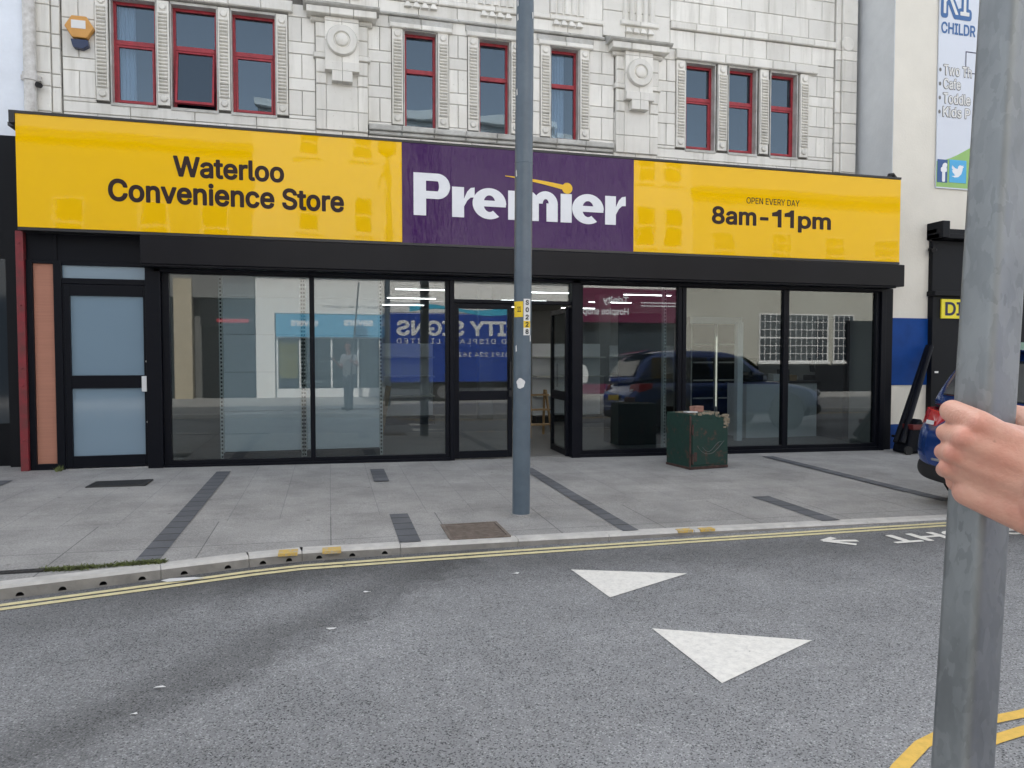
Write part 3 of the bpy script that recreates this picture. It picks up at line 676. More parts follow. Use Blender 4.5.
# backing (dark joints) around window holes
xs = [-3.5]
for a, b in WIN: xs += [a, b]
xs.append(8.48)
for k in range(0, len(xs), 2): mb.box(xs[k], xs[k + 1], UY + .012, UY + .3, WZ0, WZ1)
mb.box(-3.5, 8.48, UY + .012, UY + .3, 2.6, WZ0); mb.box(-3.5, 8.48, UY + .012, UY + .3, WZ1, 12.2)
bk = mb.build('wall_backing', M['grout'], shop)
mb = MB(); J = .0055
def field(x0, x1, z0, z1, colw, rows=None, y=UY, stag=False, yb=None, first=0):
    """courses: alternating tall (two uprights) and thin rows"""
    zs = rows or [z for z in (4.06, 4.22, 4.41, 4.57, 4.90, 5.06, 5.385, 5.545, 5.87, 6.03) if z0 < z < z1]
    zs = [z0] + [z for z in zs if z0 + .04 < z < z1 - .04] + [z1]
    for i in range(len(zs) - 1):
        a, b = zs[i], zs[i + 1]; tall = (b - a) > .2; n_ = max(1, round((x1 - x0) / colw)) if (tall or stag) else max(1, round((x1 - x0) / (colw * 2.2)))
        ed = [x0 + (x1 - x0) * k / n_ for k in range(n_ + 1)]
        if stag and i % 2: ed = [x0] + [x0 + (x1 - x0) * (k + .5) / n_ for k in range(n_)] + [x1]
        for c, d in zip(ed, ed[1:]):
            mb.block(c + J / 2, d - J / 2, a + J / 2, b - J / 2, UY + .02, y - .014 + rnd.uniform(-.0015, .0015), .007, 0, .0012)
# between-window fields
for a, b in ((-3.19, -2.815), (-.495, -.145), (.55, .875), (1.675, 1.945), (2.735, 3.025), (3.79, 4.185), (4.895, 5.20), (7.56, 8.04)):
    field(a, b, 4.52, 6.04, .175)
for a, b in ((-3.19, -.145), (4.895, 8.04)): field(a, b, 4.0, 4.52, .36, rows=[4.38])
field(.55, 4.185, 4.0, 4.38, .36, rows=[])
field(-.145, .55, 4.0, 5.0, .34, rows=[4.41, 4.57, 4.9]); field(4.185, 4.895, 4.0, 5.0, .34, rows=[4.41, 4.57, 4.9])
# band over the windows and parapet courses
field(-3.19, -.45, 6.09, 6.34, .42, rows=[]); field(.70, 4.0, 6.045, 6.248, .55, rows=[]); field(5.1, 8.04, 6.045, 6.33, .42, rows=[])
field(-.45, .70, 6.12, 6.5, .36, rows=[]); field(4.0, 5.1, 6.12, 6.5, .36, rows=[])
field(-3.19, -.45, 6.46, 7.4, .46, rows=[6.77, 7.08], stag=True); field(.70, 4.0, 6.325, 7.4, .44, rows=[6.66, 7.0], stag=True); field(5.1, 8.04, 6.46, 7.4, .46, rows=[6.77, 7.08], stag=True)
field(-.45, .70, 6.5, 7.4, .36, rows=[6.8, 7.1], stag=True); field(4.0, 5.1, 6.5, 7.4, .36, rows=[6.8, 7.1], stag=True)
field(-3.19, 8.04, 7.4, 12.2, .46, rows=[7.4 + .31 * k for k in range(1, 16)], stag=True)
wall = mb.build('wall', M['tile'], shop)
# end pilasters
for x0, x1, sgn in ((-3.49, -3.20, 1), (8.05, 8.44, -1)):
    mb = MB(); zs = [3.9, 4.35, 4.66, 4.82, 5.14, 5.31, 5.65, 5.83, 6.16, 6.32, 6.75, 7.2, 8.0, 8.8, 9.6, 10.4, 11.3, 12.2]
    if sgn < 0: spl = [(x0, x0 + .10, .03), (x0 + .10, x1, .06)]
    else: spl = [(x0, x1 - .10, .06), (x1 - .10, x1, .03)]
    for a, b in zip(zs, zs[1:]):
        for c, d, pr in spl: mb.block(c + J / 2, d - J / 2, a + J / 2, b - J / 2, UY + .05, UY - .014 - pr, .008, 0, .001)
    if sgn < 0: mb.disc((8.25, 6.42), .12, UY - .07, UY - .09)
    bev(mb.build('end_pilaster', M['tile'], shop), .003)
# string courses, lintels, sill course
def course(x0, x1, z0, z1, yf, unit, name='string_course', m='tile'):
    mb = MB(); mi = 0; n_ = max(1, round((x1 - x0) / unit))
    for k in range(n_): mb.block(x0 + (x1 - x0) * k / n_ + .002, x0 + (x1 - x0) * (k + 1) / n_ - .002, z0, z1, UY + .02, yf, .012, mi, .001)
    return mb.build(name, M[m], shop)
course(5.1, 8.05, 6.335, 6.44, UY - .06, .42); course(-3.2, -.45, 6.345, 6.45, UY - .06, .42); course(.7, 4.0, 6.25, 6.32, UY - .05, .75)
course(-.05, .5, 6.27, 6.33, UY - .06, .27); course(4.28, 4.90, 6.30, 6.37, UY - .06, .31)
course(-2.85, -.43, 5.905, 6.05, UY - .075, .40, 'lintel'); course(5.18, 7.70, 5.885, 6.02, UY - .075, .40, 'lintel')
for c in ((.845, 1.727), (1.93, 2.77), (2.99, 3.84)): course(*c, 5.865, 5.935, UY - .07, .44, 'lintel')
for a, b in ((.83, 1.74), (1.91, 2.79), (2.97, 3.86)): course(a, b, 5.937, 6.03, UY - .03, .45, 'lintel_band', 'tile_dirty')
course(.70, 4.02, 6.035, 6.075, UY - .06, .55, 'string_course', 'tile_dirty')
course(.56, 4.17, 4.44, 4.52, UY - .085, .43, 'sill_course', 'tile_dirty'); course(.56, 4.17, 4.385, 4.44, UY - .05, .43, 'sill_course', 'tile_dirty')
# fluted strips between the windows
def strip(x0, x1, z0=4.55, z1=5.88):
    mb = MB(); xc = (x0 + x1) / 2; hw = (x1 - x0) / 2; yf = UY - .03
    for k in range(4): mb.block(x0, x1, z0 + (z1 - z0) * k / 4 + .002, z0 + (z1 - z0) * (k + 1) / 4 - .002, UY + .02, yf, .005)
    for z in (z0 + .085, z1 - .085): mb.disc((xc, z), hw * .62, yf, yf - .028, 18, [(1, yf), (1, yf - .014), (.8, yf - .026), (.001, yf - .03)])
    n_ = 23
    for k in range(n_):
        z = z0 + .17 + (z1 - z0 - .34) * k / (n_ - 1)
        for kk in range(1):
            q = [(yf - .030 * math.sin(math.pi * s / 4), z - .0165 * math.cos(math.pi * s / 4)) for s in range(5)]
            mb.prism([(xc - hw * .66, y, zz) for y, zz in q], (hw * 1.32, 0, 0))
    for x in (x0 + .004, x1 - .018): mb.box(x, x + .014, yf - .016, yf + .002, z0 + .16, z1 - .16)
    return mb
for s in STRIP: strip(*s).build('fluted_strip', M['tile'], shop)
# consoles with roundel and stepped drop
def console(xc, zc):
    k_ = .345
    mb = MB()
    for sx in (-1, 1):                    # flanking shafts
        a, b = sorted((xc + sx * .20, xc + sx * k_))
        for z0, z1 in ((5.0, 5.15), (5.15, 5.34), (5.41, 5.62), (5.62, 5.82)): mb.block(a, b, z0 + .002, z1 - .002, UY + .02, UY - .07, .012)
        a2, b2 = sorted((xc + sx * .19, xc + sx * (k_ + .03))); mb.block(a2, b2, 5.34, 5.41, UY + .02, UY - .095, .01)
        a2, b2 = sorted((xc + sx * .19, xc + sx * (k_ + .06))); mb.block(a2, b2, 5.82, 5.88, UY + .02, UY - .10, .025)
    for z0, z1 in ((5.28, 5.56), (5.56, 5.82), (5.82, 5.88)):
        for x0, x1 in ((xc - .225, xc), (xc, xc + .225)): mb.block(x0 + .002, x1 - .002, z0 + .002, z1 - .002, UY + .02, UY - .13, .004)
    for sx in (-1, 1):
        x0, x1 = (xc - .225, xc - .002) if sx < 0 else (xc + .002, xc + .225); mb.block(x0, x1, 5.16, 5.276, UY + .02, UY - .17, .004)
        x0, x1 = (xc - .135, xc - .002) if sx < 0 else (xc + .002, xc + .135); mb.block(x0, x1, 5.02, 5.158, UY + .02, UY - .17, .004)
    mb.block(xc - .2, xc + .2, 5.0, 5.2, UY + .02, UY - .05, .004)
    for x0, x1 in ((xc - k_, xc - .21), (xc - .21, xc + .21), (xc + .21, xc + k_)):
        mb.block(x0 + .002, x1 - .002, 4.66, 5.0, UY + .02, UY - .055, .006); mb.block(x0 + .002, x1 - .002, 4.4, 4.656, UY + .02, UY - .055, .006)
    p = mb.build('console', M['tile'], shop)
    mb = MB(); y = UY - .13
    mb.disc((xc, 5.565), .205, y, y - .05, 40, [(1, y), (1, y - .03), (.93, y - .055), (.55, y - .06), (.5, y - .035), (.42, y - .03), (.38, y - .06), (.3, y - .072), (.001, y - .08)])
    bmo = mb.build('roundel', M['tile'], p, smooth=True)
    mb = MB(); course_ = [(xc - .46 + .307 * k, xc - .46 + .307 * (k + 1)) for k in range(3)]
    for a, b in course_: mb.block(a + .002, b - .002, 5.882, 5.975, UY + .02, UY - .20, .008)
    bev(mb.build('cap', M['tile'], p), .004)
    mb = MB()
    prof = [(UY - .20, 5.977), (UY - .235, 5.995), (UY - .245, 6.015), (UY - .22, 6.03), (UY + .02, 6.118), (UY + .02, 5.977)]
    mb.prism([(xc - .50, y_, z_) for y_, z_ in prof], (1.0, 0, 0)); mb.build('cap_moulding', M['tile_dirty'], p)
console(.205, 0); console(4.545, 0)
# little hanging drops and fluted panels over them
for xc in (1.28, 2.36, 3.44, .22, 4.58):
    mb = MB(); zt = 6.245 if xc not in (.22, 4.58) else 6.265
    for k in range(4):
        x = xc + (k - 1.5) * .12
        mb.faces([(x - .05, UY - .014, zt - .075), (x + .05, UY - .014, zt - .075), (x + .032, UY - .014, zt), (x - .032, UY - .014, zt), (x - .05, UY - .075, zt - .075), (x + .05, UY - .075, zt - .075), (x + .02, UY - .045, zt), (x - .02, UY - .045, zt)],
                 [(0, 1, 5, 4), (4, 5, 6, 7), (0, 4, 7, 3), (1, 2, 6, 5)])
    for k in range(5): x = xc + (k - 2) * .11; mb.prism([(x + .045 * math.cos(t), UY - .014 - .03 * math.sin(t), zt + .10) for t in [math.pi * s / 6 for s in range(7)]], (0, 0, .42))
    mb.build('drop_ornament', M['tile'], shop)
# cracks are weathering on the parapet: thin dark gaps are left to the joints
# -- upstairs windows
def upwin(i, a, b):
    fr = MB(); y0, y1 = UY + .10, UY + .17; t_ = .046; zt = 5.34
    fr.box(a, a + t_, y0, y1, WZ0, WZ1); fr.box(b - t_, b, y0, y1, WZ0, WZ1); fr.box(a + t_, b - t_, y0, y1, WZ0, WZ0 + .05); fr.box(a + t_, b - t_, y0, y1, WZ1 - .04, WZ1)
    fr.box(a + t_, b - t_, y0 - .012, y1, zt - .03, zt + .03)
    f = bev(fr.build('window', M['red_frame'], shop), .004)
    op = (i == 1)
    mb = MB(); mb.box(a - .005, a + .012, UY - .01, UY + .19, WZ0, WZ1); mb.box(b - .012, b + .005, UY - .01, UY + .19, WZ0, WZ1)
    mb.box(a, b, UY - .01, UY + .19, WZ1 - .004, WZ1 + .03); mb.box(a - .004, b + .004, UY - .03, UY + .20, WZ0 - .03, WZ0 + .006); mb.build('reveal', M['tile_dirty'], f)
    def sash(z0, z1, tilt):
        T = Matrix.Identity(4)
        if tilt: T = Matrix.Translation((0, y0, z1)) @ Matrix.Rotation(R(-tilt), 4, 'X') @ Matrix.Translation((0, -y0, -z1))
        s = MB(); w_ = .024; A, B = a + t_ + .003, b - t_ - .003
        s.box(A, A + w_, y0 - .006, y0 + .035, z0, z1, T=T); s.box(B - w_, B, y0 - .006, y0 + .035, z0, z1, T=T); s.box(A + w_, B - w_, y0 - .006, y0 + .035, z0, z0 + w_ + .008, T=T); s.box(A + w_, B - w_, y0 - .006, y0 + .035, z1 - w_, z1, T=T)
        g = MB(); g.box(A + w_ - .004, B - w_ + .004, y0 + .012, y0 + .018, z0 + w_, z1 - w_, T=T)
        return s, g
    if op or i in (0, 2, 6, 7, 8):
        s, g = sash(WZ0 + .053, zt - .033, 11 if op else 0); s.build('sash', M['red_frame'], f); g.build('pane', M['up_glass'], f)
    else:
        g = MB(); g.box(a + t_ - .004, b - t_ + .004, y0 + .02, y0 + .026, WZ0 + .046, zt - .027); g.build('pane', M['up_glass'], f)
    g = MB(); g.box(a + t_ - .004, b - t_ + .004, y0 + .02, y0 + .026, zt + .027, WZ1 - .037); g.build('pane', M['up_glass'], f)
    if i in (0, 5):
        c = MB(); n_ = 24; x0, x1 = (a + .05, a + .24) if i == 0 else (a + .1, b - .16)
        for k in range(n_):
            u0, u1 = k / n_, (k + 1) / n_; q = lambda u: (x0 + (x1 - x0) * u, UY + .22 + .02 * math.sin(u * 26))
            p0, p1 = q(u0), q(u1); c.poly([(*p0, WZ0 + .03), (*p1, WZ0 + .03), (*p1, WZ1), (*p0, WZ1)])
        c.build('curtain', M['curtain'], f)
for i, (a, b) in enumerate(WIN): upwin(i, a, b)
mb = MB()                                # the rooms behind the upstairs windows, floor and roof
mb.box(-3.5, 8.4, UY + 3.3, UY + 3.5, 3.9, 8); mb.box(-3.5, 8.4, UY + .3, UY + 3.4, 3.7, 3.88); mb.box(-3.5, 8.4, UY + .3, UY + 3.4, 6.6, 6.7)
for x in (-3.5, .15, 4.5, 8.38): mb.box(x, x + .05, UY + .3, UY + 3.3, 3.88, 6.6)
mb.build('upstairs_rooms', M['dark_room'], shop)
mb = MB(); mb.box(-3.55, 8.48, UY - .06, 14.2, 12.2, 12.45); mb.build('roof', M['roof'], shop)
mb = MB(); mb.box(-3.5, 8.48, -.02, UY + .02, 3.93, 3.97); mb.build('lead_flashing', M['roof'], shop)
mb = MB(); mb.box(-3.5, 8.48, 13.9, 14.2, -1, 12.2); mb.box(-3.56, -3.46, UY + .3, 13.9, -1, 12.2); mb.box(8.44, 8.54, UY + .3, 13.9, -1, 12.2); mb.build('rear_wall', M['opp_grey'], shop)

# -- ground floor shopfront
GT = 2.31                                # top of the glass
zb = lambda X: .06 - .0085 * (X + 1.9)
F0, F1 = -.045, .045
mb = MB(); mb.box(-3.43, -3.35, -.09, .02, -.06, 2.74)
for z in (.35, .98, 1.18, 1.9, 2.6): mb.tube([(-3.39, -.10, z), (-3.39, -.088, z)], .012, 8)
bev(mb.build('red_post', M['red_post'], shop), .006)
mb = MB()                                # fixed black frame of the left part: boards, jambs
mb.box(-3.348, -3.283, F0, F1, -.04, 2.42); mb.box(-3.07, -2.985, F0 - .01, F1, -.04, 2.42); mb.box(-3.283, -3.07, F0, F1, 2.385, 2.42); mb.box(-3.283, -3.07, F0, F1, -.04, .07)
mb.box(-3.348, -2.1, -.02, .03, 2.42, 2.73); mb.box(-2.985, -2.098, F0, F1, 2.375, 2.42); mb.box(-2.985, -2.098, F0 - .004, F1, 2.16, 2.225); mb.box(-2.985, -2.962, F0, F1, 0, 2.16); mb.box(-3.06, -3.03, -.035, -.018, 2.43, 2.72)
bev(mb.build('side_frame', M['black'], shop), .004)
mb = MB(); mb.box(-3.283, -3.07, -.01, .01, .07, 2.385); mb.build('terracotta_board', M['terracotta'], shop)
mb = MB(); mb.box(-2.985, -2.098, -.01, .006, 2.225, 2.375); p_ = mb.build('fanlight', M['frosted'], shop)
mb = MB(); mb.box(-2.098, -1.93, -.10, .05, -.05, 2.42); bev(mb.build('corner_post', M['black'], shop), .006)
# frosted side door
mb = MB(); d0, d1 = -2.96, -2.10
mb.box(d0, d0 + .055, F0 - .008, F1 - .03, .015, 2.155); mb.box(d1 - .032, d1, F0 - .008, F1 - .03, .015, 2.155)
for a, b in ((.015, .15), (.945, 1.095), (2.025, 2.155)): mb.box(d0 + .055, d1 - .032, F0 - .008, F1 - .03, a, b)
door = bev(mb.build('door', M['black'], shop), .004); door['label'] = 'black framed side door with two frosted panes'
mb = MB(); mb.box(d0 + .05, d1 - .028, -.02, -.008, 1.09, 2.03); mb.build('frosted_pane', M['frosted'], door)
mb = MB(); mb.box(d0 + .05, d1 - .028, -.02, -.008, .145, .95); mb.build('frosted_pane', M['frosted'], door)
mb = MB(); mb.box(-2.155, -2.085, -.085, -.052, .90, 1.085); bev(mb.build('door_handle', M['letterbox'], door), .006)
for z in (1.26, .54): mb = MB(); mb.tube([(-2.093, -.075, z), (-2.093, -.05, z)], .017, 12); mb.build('lock', M['steel'], door)
mb = MB(); mb.box(d0 - .02, d1, -.07, .05, -.03, .008); mb.build('threshold', M['steel'], shop)
# little drawn ripple etched on the frosted panes is left off; sills and frames of the big glazing
def shopwin(x0, x1, l, r, label=None):
    fr = MB(); z0, z1 = zb(x0), zb(x1); zm = max(z0, z1)
    fr.box(x0 - l, x0, F0, F1, zm - .12, GT); fr.box(x1, x1 + r, F0, F1, zm - .12, GT)
    fr.prism([(x0 - l, F0 + .002, -.25), (x1 + r, F0 + .002, -.25), (x1 + r, F0 + .002, z1 + .001), (x0 - l, F0 + .002, z0 + .001)], (0, .086, 0))
    fr.prism([(x0 - l, F0 - .035, -.25), (x1 + r, F0 - .035, -.25), (x1 + r, F0 - .035, z1 - .05), (x0 - l, F0 - .035, z0 - .05)], (0, .036, 0))
    fr.box(x0 - l, x1 + r, F0 - .002, F1 + .002, GT, 2.42)
    f = bev(fr.build('shop_window', M['black'], shop), .004)
    g = MB(); g.faces([(x, y, z) for y in (-.005, .005) for x, z in ((x0 - .005, z0 - .01), (x1 + .005, z1 - .01), (x1 + .005, GT + .005), (x0 - .005, GT + .005))], [(0, 1, 2, 3), (7, 6, 5, 4), (0, 4, 5, 1), (1, 5, 6, 2), (2, 6, 7, 3), (3, 7, 4, 0)])
    g.build('pane', M['glass'], f)
    return f
shopwin(-1.85, -.235, .078, .03); shopwin(-.175, 1.488, .03, .05)
shopwin(3.40, 4.845, .05, .06); shopwin(4.975, 6.577, .06, .045); shopwin(6.667, 8.215, .045, .06)
for a in ((1.539, 1.60, -.07, .06, -.2, 2.42), (3.225, 3.349, -.10, .06, -.2, 2.42), (8.277, 8.36, -.09, .05, -.25, 2.42), (8.36, 8.545, -.02, .05, -.25, 2.38)):
    mb = MB(); mb.box(*a); bev(mb.build('shopfront_post', M['black'], shop), .005)
for z0, z1 in ((2.335, 2.42), (2.03, 2.075)):
    mb = MB(); mb.box(1.60, 3.225, F0 - .004, F1, z0, z1); bev(mb.build('entrance_transom', M['black'], shop), .005)
mb = MB(); mb.box(1.60, 3.225, -.005, .005, 2.07, 2.34); mb.build('entrance_fanlight', M['glass'], shop)
def leaf(T):
    mb = MB(); W = .79; a0, a1 = .0, W; s = .062
    mb.box(a0, a0 + s, -.025, .025, -.04, 2.025, T=T); mb.box(a1 - s, a1, -.025, .025, -.04, 2.025, T=T)
    for z0, z1 in ((-.04, .055), (.735, .86), (1.955, 2.025)): mb.box(a0 + s, a1 - s, -.025, .025, z0, z1, T=T)
    d = bev(mb.build('door', M['black'], shop), .004)
    for z0, z1 in ((.05, .74), (.855, 1.96)):
        g = MB(); g.box(a0 + s - .005, a1 - s + .005, -.005, .005, z0, z1, T=T); g.build('pane', M['glass'], d)
    g = MB(); g.box(a1 - .05, a1 - .02, -.075, -.03, .78, .86, T=T); g.tube([T @ Vector((a1 - .035, -.07, .9)), T @ Vector((a1 - .035, -.07, 1.25))], .012, 10)
    g.build('door_handle', M['black_plastic'], d); return d
leaf(Matrix.Translation((1.605, 0, 0)))['label'] = 'closed glazed entrance door leaf'
leaf(Matrix.Translation((3.20, .03, -.03)) @ Matrix.Rotation(R(88), 4, 'Z'))['label'] = 'entrance door leaf swung open inwards'
# shutter housing
mb = MB(); mb.box(-2.098, 8.49, -.30, -.045, 2.385, 2.715)
mb.box(-2.09, 8.36, -.285, -.05, 2.36, 2.39)
sb = bev(mb.build('shutter_box', M['black_box'], shop), .012, 3)
mb = MB(); mb.box(-2.0, 8.3, -.10, -.06, 2.325, 2.36); mb.build('shutter_guide', M['black'], shop)
# interior shell
mb = MB(); IF = -.06
mb.box(-1.96, 8.42, .06, 13.5, IF - .05, IF); it = mb.build('shop_floor', M['floor_in'], shop)
mb = MB(); mb.box(-1.96, 8.42, 13.3, 13.4, IF, 3.0); mb.box(-1.99, -1.93, .06, 13.3, IF, 3.0); mb.box(8.36, 8.42, .06, 13.3, IF, 3.0); mb.box(-1.96, 8.42, .05, 13.4, 2.86, 2.92); mb.box(-1.96, 8.42, .06, .1, 2.43, 2.9)
for x, y in ((3.2, 6), (-.4, 6), (6.4, 7)): mb.box(x, x + .3, y, y + .3, IF, 2.86)
mb.build('interior_walls', M['plaster_in'], shop)

# ================================================================== SHOP SIGN
SY = -.25
sign = thing('shop_sign', (2.5, SY, 2.74), 'long yellow and purple shop fascia reading Premier above the shopfront', 'shop sign')
mb = MB(); mb.box(-3.34, .905, SY, SY + .03, 2.76, 4.005); yp = mb.build('yellow_panel', M['yellow'], sign); yp['label'] = 'yellow panel reading Waterloo Convenience Store'
mb = MB(); mb.box(4.052, 8.43, SY, SY + .03, 2.76, 4.0); yq = mb.build('yellow_panel', M['yellow'], sign); yq['label'] = 'yellow panel with opening hours'
mb = MB(); mb.box(.908, 4.049, SY - .004, SY + .03, 2.755, 4.005); pp = mb.build('purple_panel', M['purple'], sign)
mb = MB(); mb.box(-3.40, 8.43, SY - .012, -.06, 4.006, 4.035); mb.box(-3.40, -3.343, SY - .01, -.06, 3.90, 4.006); mb.box(-3.34, 8.43, SY - .006, -.06, 2.725, 2.755); mb.box(-3.34, 8.42, SY + .032, -.06, 2.757, 4.004)
mb.build('sign_frame', M['sign_edge'], sign)
def sbox(x0, y0, x1, y1, Y): a = at(x0, y0, Y); b = at(x1, y1, Y); return a.x, b.x, min(a.z, b.z), max(a.z, b.z)
# Waterloo / Convenience Store
e = SY - .001
sign_text('lettering', 'Waterloo', yp, M['brown_text'], at(173, 160, SY).x, at(284, 160, SY).x, 3.41, 3.655, e, off=.026)
sign_text('lettering', 'Convenience Store', yp, M['brown_text'], at(108, 190, SY).x, at(344, 200, SY).x, 3.09, 3.355, e, off=.026)
sign_text('lettering', 'OPEN EVERY DAY', yq, M['brown_text'], at(746.5, 200, SY).x, at(799.5, 200, SY).x, 3.505, 3.595, e, off=.004)
X_ = lambda px: at(px, 215, SY).x
sign_text('lettering', '8am-', yq, M['brown_text'], X_(711.8), X_(768.5), 3.19, 3.445, e, off=.026)
sign_text('lettering', 'pm', yq, M['brown_text'], X_(798), X_(831), 3.13, 3.375, e, off=.026)
for p0, p1 in ((772, 781.5), (784.5, 794)):                  # plain figure ones without a foot
    mb = MB(); u0, u1 = X_(p0), X_(p1); us = u1 - .062
    mb.prism([(us, e, 3.19), (u1, e, 3.19), (u1, e, 3.445), (us + .012, e, 3.445), (us - .02, e, 3.415), (u0, e, 3.395), (u0, e, 3.345), (us, e, 3.345)], (0, -.002, 0)); mb.build('figure', M['brown_text'], yq)
# Premier wordmark, drawn as heavy rounded letters
def wordmark():
    e2 = SY - .0055; y = SY - .005
    X0 = at(413.5, 190, SY).x; X1 = at(625, 205, SY).x
    B = at(414, 215, SY).z; Hc = at(414, 172.3, SY).z - B      # baseline and cap height
    xh = at(452, 185.5, SY).z - at(452, 215.8, SY).z
    sc = lambda px: at(px, 200, SY).x
    st = .155                                                   # stem weight
    objs = []
    def arc(cx, cz, rx, rz, a0, a1, n_=22): return [(cx + rx * math.cos(R(a0 + (a1 - a0) * k / n_)), cz + rz * math.sin(R(a0 + (a1 - a0) * k / n_))) for k in range(n_ + 1)]
    off = [0.]
    def yy(): off[0] = (off[0] + .0004) % .0016; return y - off[0]
    def band(outer, inner, mbx):                                # quads between two matching rows
        n_ = len(outer); y = yy()
        for k in range(n_ - 1): mbx.prism([(outer[k][0], y, outer[k][1]), (outer[k + 1][0], y, outer[k + 1][1]), (inner[k + 1][0], y, inner[k + 1][1]), (inner[k][0], y, inner[k][1])], (0, -.003, 0))
    def rect(mbx, a, b, c, d):
        y = yy(); mbx.prism([(a, y, c), (b, y, c), (b, y, d), (a, y, d)], (0, -.003, 0))
    def letter_P(mbx, x0, x1):
        rect(mbx, x0, x0 + st * 1.02, B, B + Hc)
        r = Hc * .30; cz = B + Hc - r; xm = x1 - r * 1.02
        hw = st * .92
        rect(mbx, x0 + st * 1.02, xm, B + Hc - st * .62, B + Hc); rect(mbx, x0 + st * 1.02, xm, cz - r, cz - r + st * .62)
        band(arc(xm, cz, r * 1.02, r, 90, -90), arc(xm, cz, r * 1.02 - hw, r - st * .62, 90, -90), mbx)
    def letter_r(mbx, x0, x1):
        rect(mbx, x0, x0 + st, B, B + xh)
        # shoulder flick
        w_ = x1 - x0 - st
        o = [(x0 + st, B + xh * .62), (x0 + st + w_ * .3, B + xh * .86), (x0 + st + w_ * .62, B + xh * .985), (x1, B + xh * 1.01)]
        i_ = [(x0 + st, B + xh * .36), (x0 + st + w_ * .3, B + xh * .56), (x0 + st + w_ * .62, B + xh * .67), (x1, B + xh * .68)]
        band(o, i_, mbx)
    def letter_e(mbx, x0, x1):
        cx = (x0 + x1) / 2; rx = (x1 - x0) / 2; rz = xh * .52; cz = B + xh / 2
        band(arc(cx, cz, rx, rz, -2, 305, 44), [(cx + (rx - st * .92) * math.cos(R(t)), cz + (rz - st * .60) * math.sin(R(t))) for t in [-2 + 307 * k / 44 for k in range(45)]], mbx)
        rect(mbx, cx - rx + st * .6, cx + rx - .004, cz - st * .24, cz + st * .26)
    def letter_m(mbx, x0, x1):
        w_ = (x1 - x0 - st) / 2
        for k in range(3): rect(mbx, x0 + w_ * k, x0 + w_ * k + st, B, B + xh * (.98 if k == 0 else .62))
        for k in range(2):
            a = x0 + w_ * k + st * .55; b = x0 + w_ * (k + 1) + st; cx = (a + b) / 2; rx = (b - a) / 2; cz = B + xh * .60
            band(arc(cx, cz, rx, xh * .43, 0, 180), arc(cx, cz, rx - st * .80, xh * .43 - st * .66, 0, 180), mbx)
    def letter_i(mbx, x0): rect(mbx, x0, x0 + st, B, B + xh * .98)
    spec = [('P', 413.5, 450), ('r', 452, 474.5), ('e', 472.5, 506), ('m', 508, 557.5), ('i', 560.5, 570), ('e', 572, 603.5), ('r', 605, 625.5)]
    for ch, a, b in spec:
        mbx = MB(); a, b = sc(a), sc(b)
        {'P': letter_P, 'r': letter_r, 'e': letter_e, 'm': letter_m}[ch](mbx, a, b) if ch != 'i' else letter_i(mbx, a)
        o = mbx.build('letter', M['white_text'], pp); objs.append(o)
    # swoosh and ball over the i
    mbx = MB(); p0 = at(505, 176, SY); p1 = at(567, 188.5, SY); pm = at(535, 180, SY)
    up = []; lo = []
    for k in range(13):
        t = k / 12; c = p0 * (1 - t) ** 2 + pm * 2 * t * (1 - t) + p1 * t * t; w_ = .004 + .03 * t; up.append((c.x, c.z + w_)); lo.append((c.x, c.z - w_))
    band(up, lo, mbx)
    cx, cz = p1.x, p1.z; r = .073
    mbx.prism([(cx + r * math.cos(t), y - .001, cz + r * math.sin(t)) for t in [2 * math.pi * k / 32 for k in range(32)]], (0, -.004, 0))
    mbx.build('swoosh', M['yellow_text'], pp)
wordmark()

# ================================================================== THINGS ON AND BESIDE THE FACADE
def alarm():
    c = at(79, 29, UY - .1); t_ = thing('alarm_box', (c.x, UY - .02, c.z), 'orange hexagonal burglar alarm box on white tiles beside the first upstairs window', 'alarm box')
    y = UY - .02; r = .165
    hexa = [(c.x + r * math.cos(R(60 * k)), y, c.z + .03 + r * .93 * math.sin(R(60 * k))) for k in range(6)]
    mb = MB(); mb.prism(hexa, (0, -.085, 0)); bev(mb.build('casing', M['orange'], t_), .012, 3)
    mb = MB(); mb.prism([(c.x - .10, y, c.z - .12), (c.x + .09, y, c.z - .12), (c.x + .10, y, c.z - .19), (c.x + .03, y, c.z - .235), (c.x - .07, y, c.z - .225), (c.x - .085, y, c.z - .19)], (0, -.075, 0)); bev(mb.build('strobe', M['blue_plastic'], t_), .006)
    mb = MB(); mb.box(c.x - .085, c.x + .075, y - .089, y - .084, c.z + .005, c.z + .105); mb.build('sticker', M['white_label'], t_)
alarm()
def left_building():
    t_ = thing('white_building', (-8, .7, 0), 'white rough rendered building with a black shopfront to the left of the shop', 'building')
    mb = MB(); mb.box(-16, -3.575, .72, 12, 4.0, 11.6); mb.build('wall', M['white_wall'], t_)
    mb = MB(); mb.box(-16, -3.60, .66, .95, 3.92, 4.0); mb.box(-16, -3.60, .62, .9, -.3, 3.92); mb.box(-3.66, -3.46, .25, .9, -.3, 2.9)
    for x in (-6.1, -4.9, -3.72): mb.box(x, x + .1, .55, .63, -.3, 2.9)
    mb.build('black_shopfront', M['opp_dark'], t_)
    mb = MB(); mb.box(-6, -4.92, .60, .615, .5, 2.5); mb.box(-4.8, -3.74, .60, .615, .5, 2.5); mb.build('window', M['opp_glass'], t_)
    mb = MB(); mb.box(-16, -3.5, .68, 12.2, 11.6, 11.9); mb.build('roof', M['roof'], t_)
left_building()
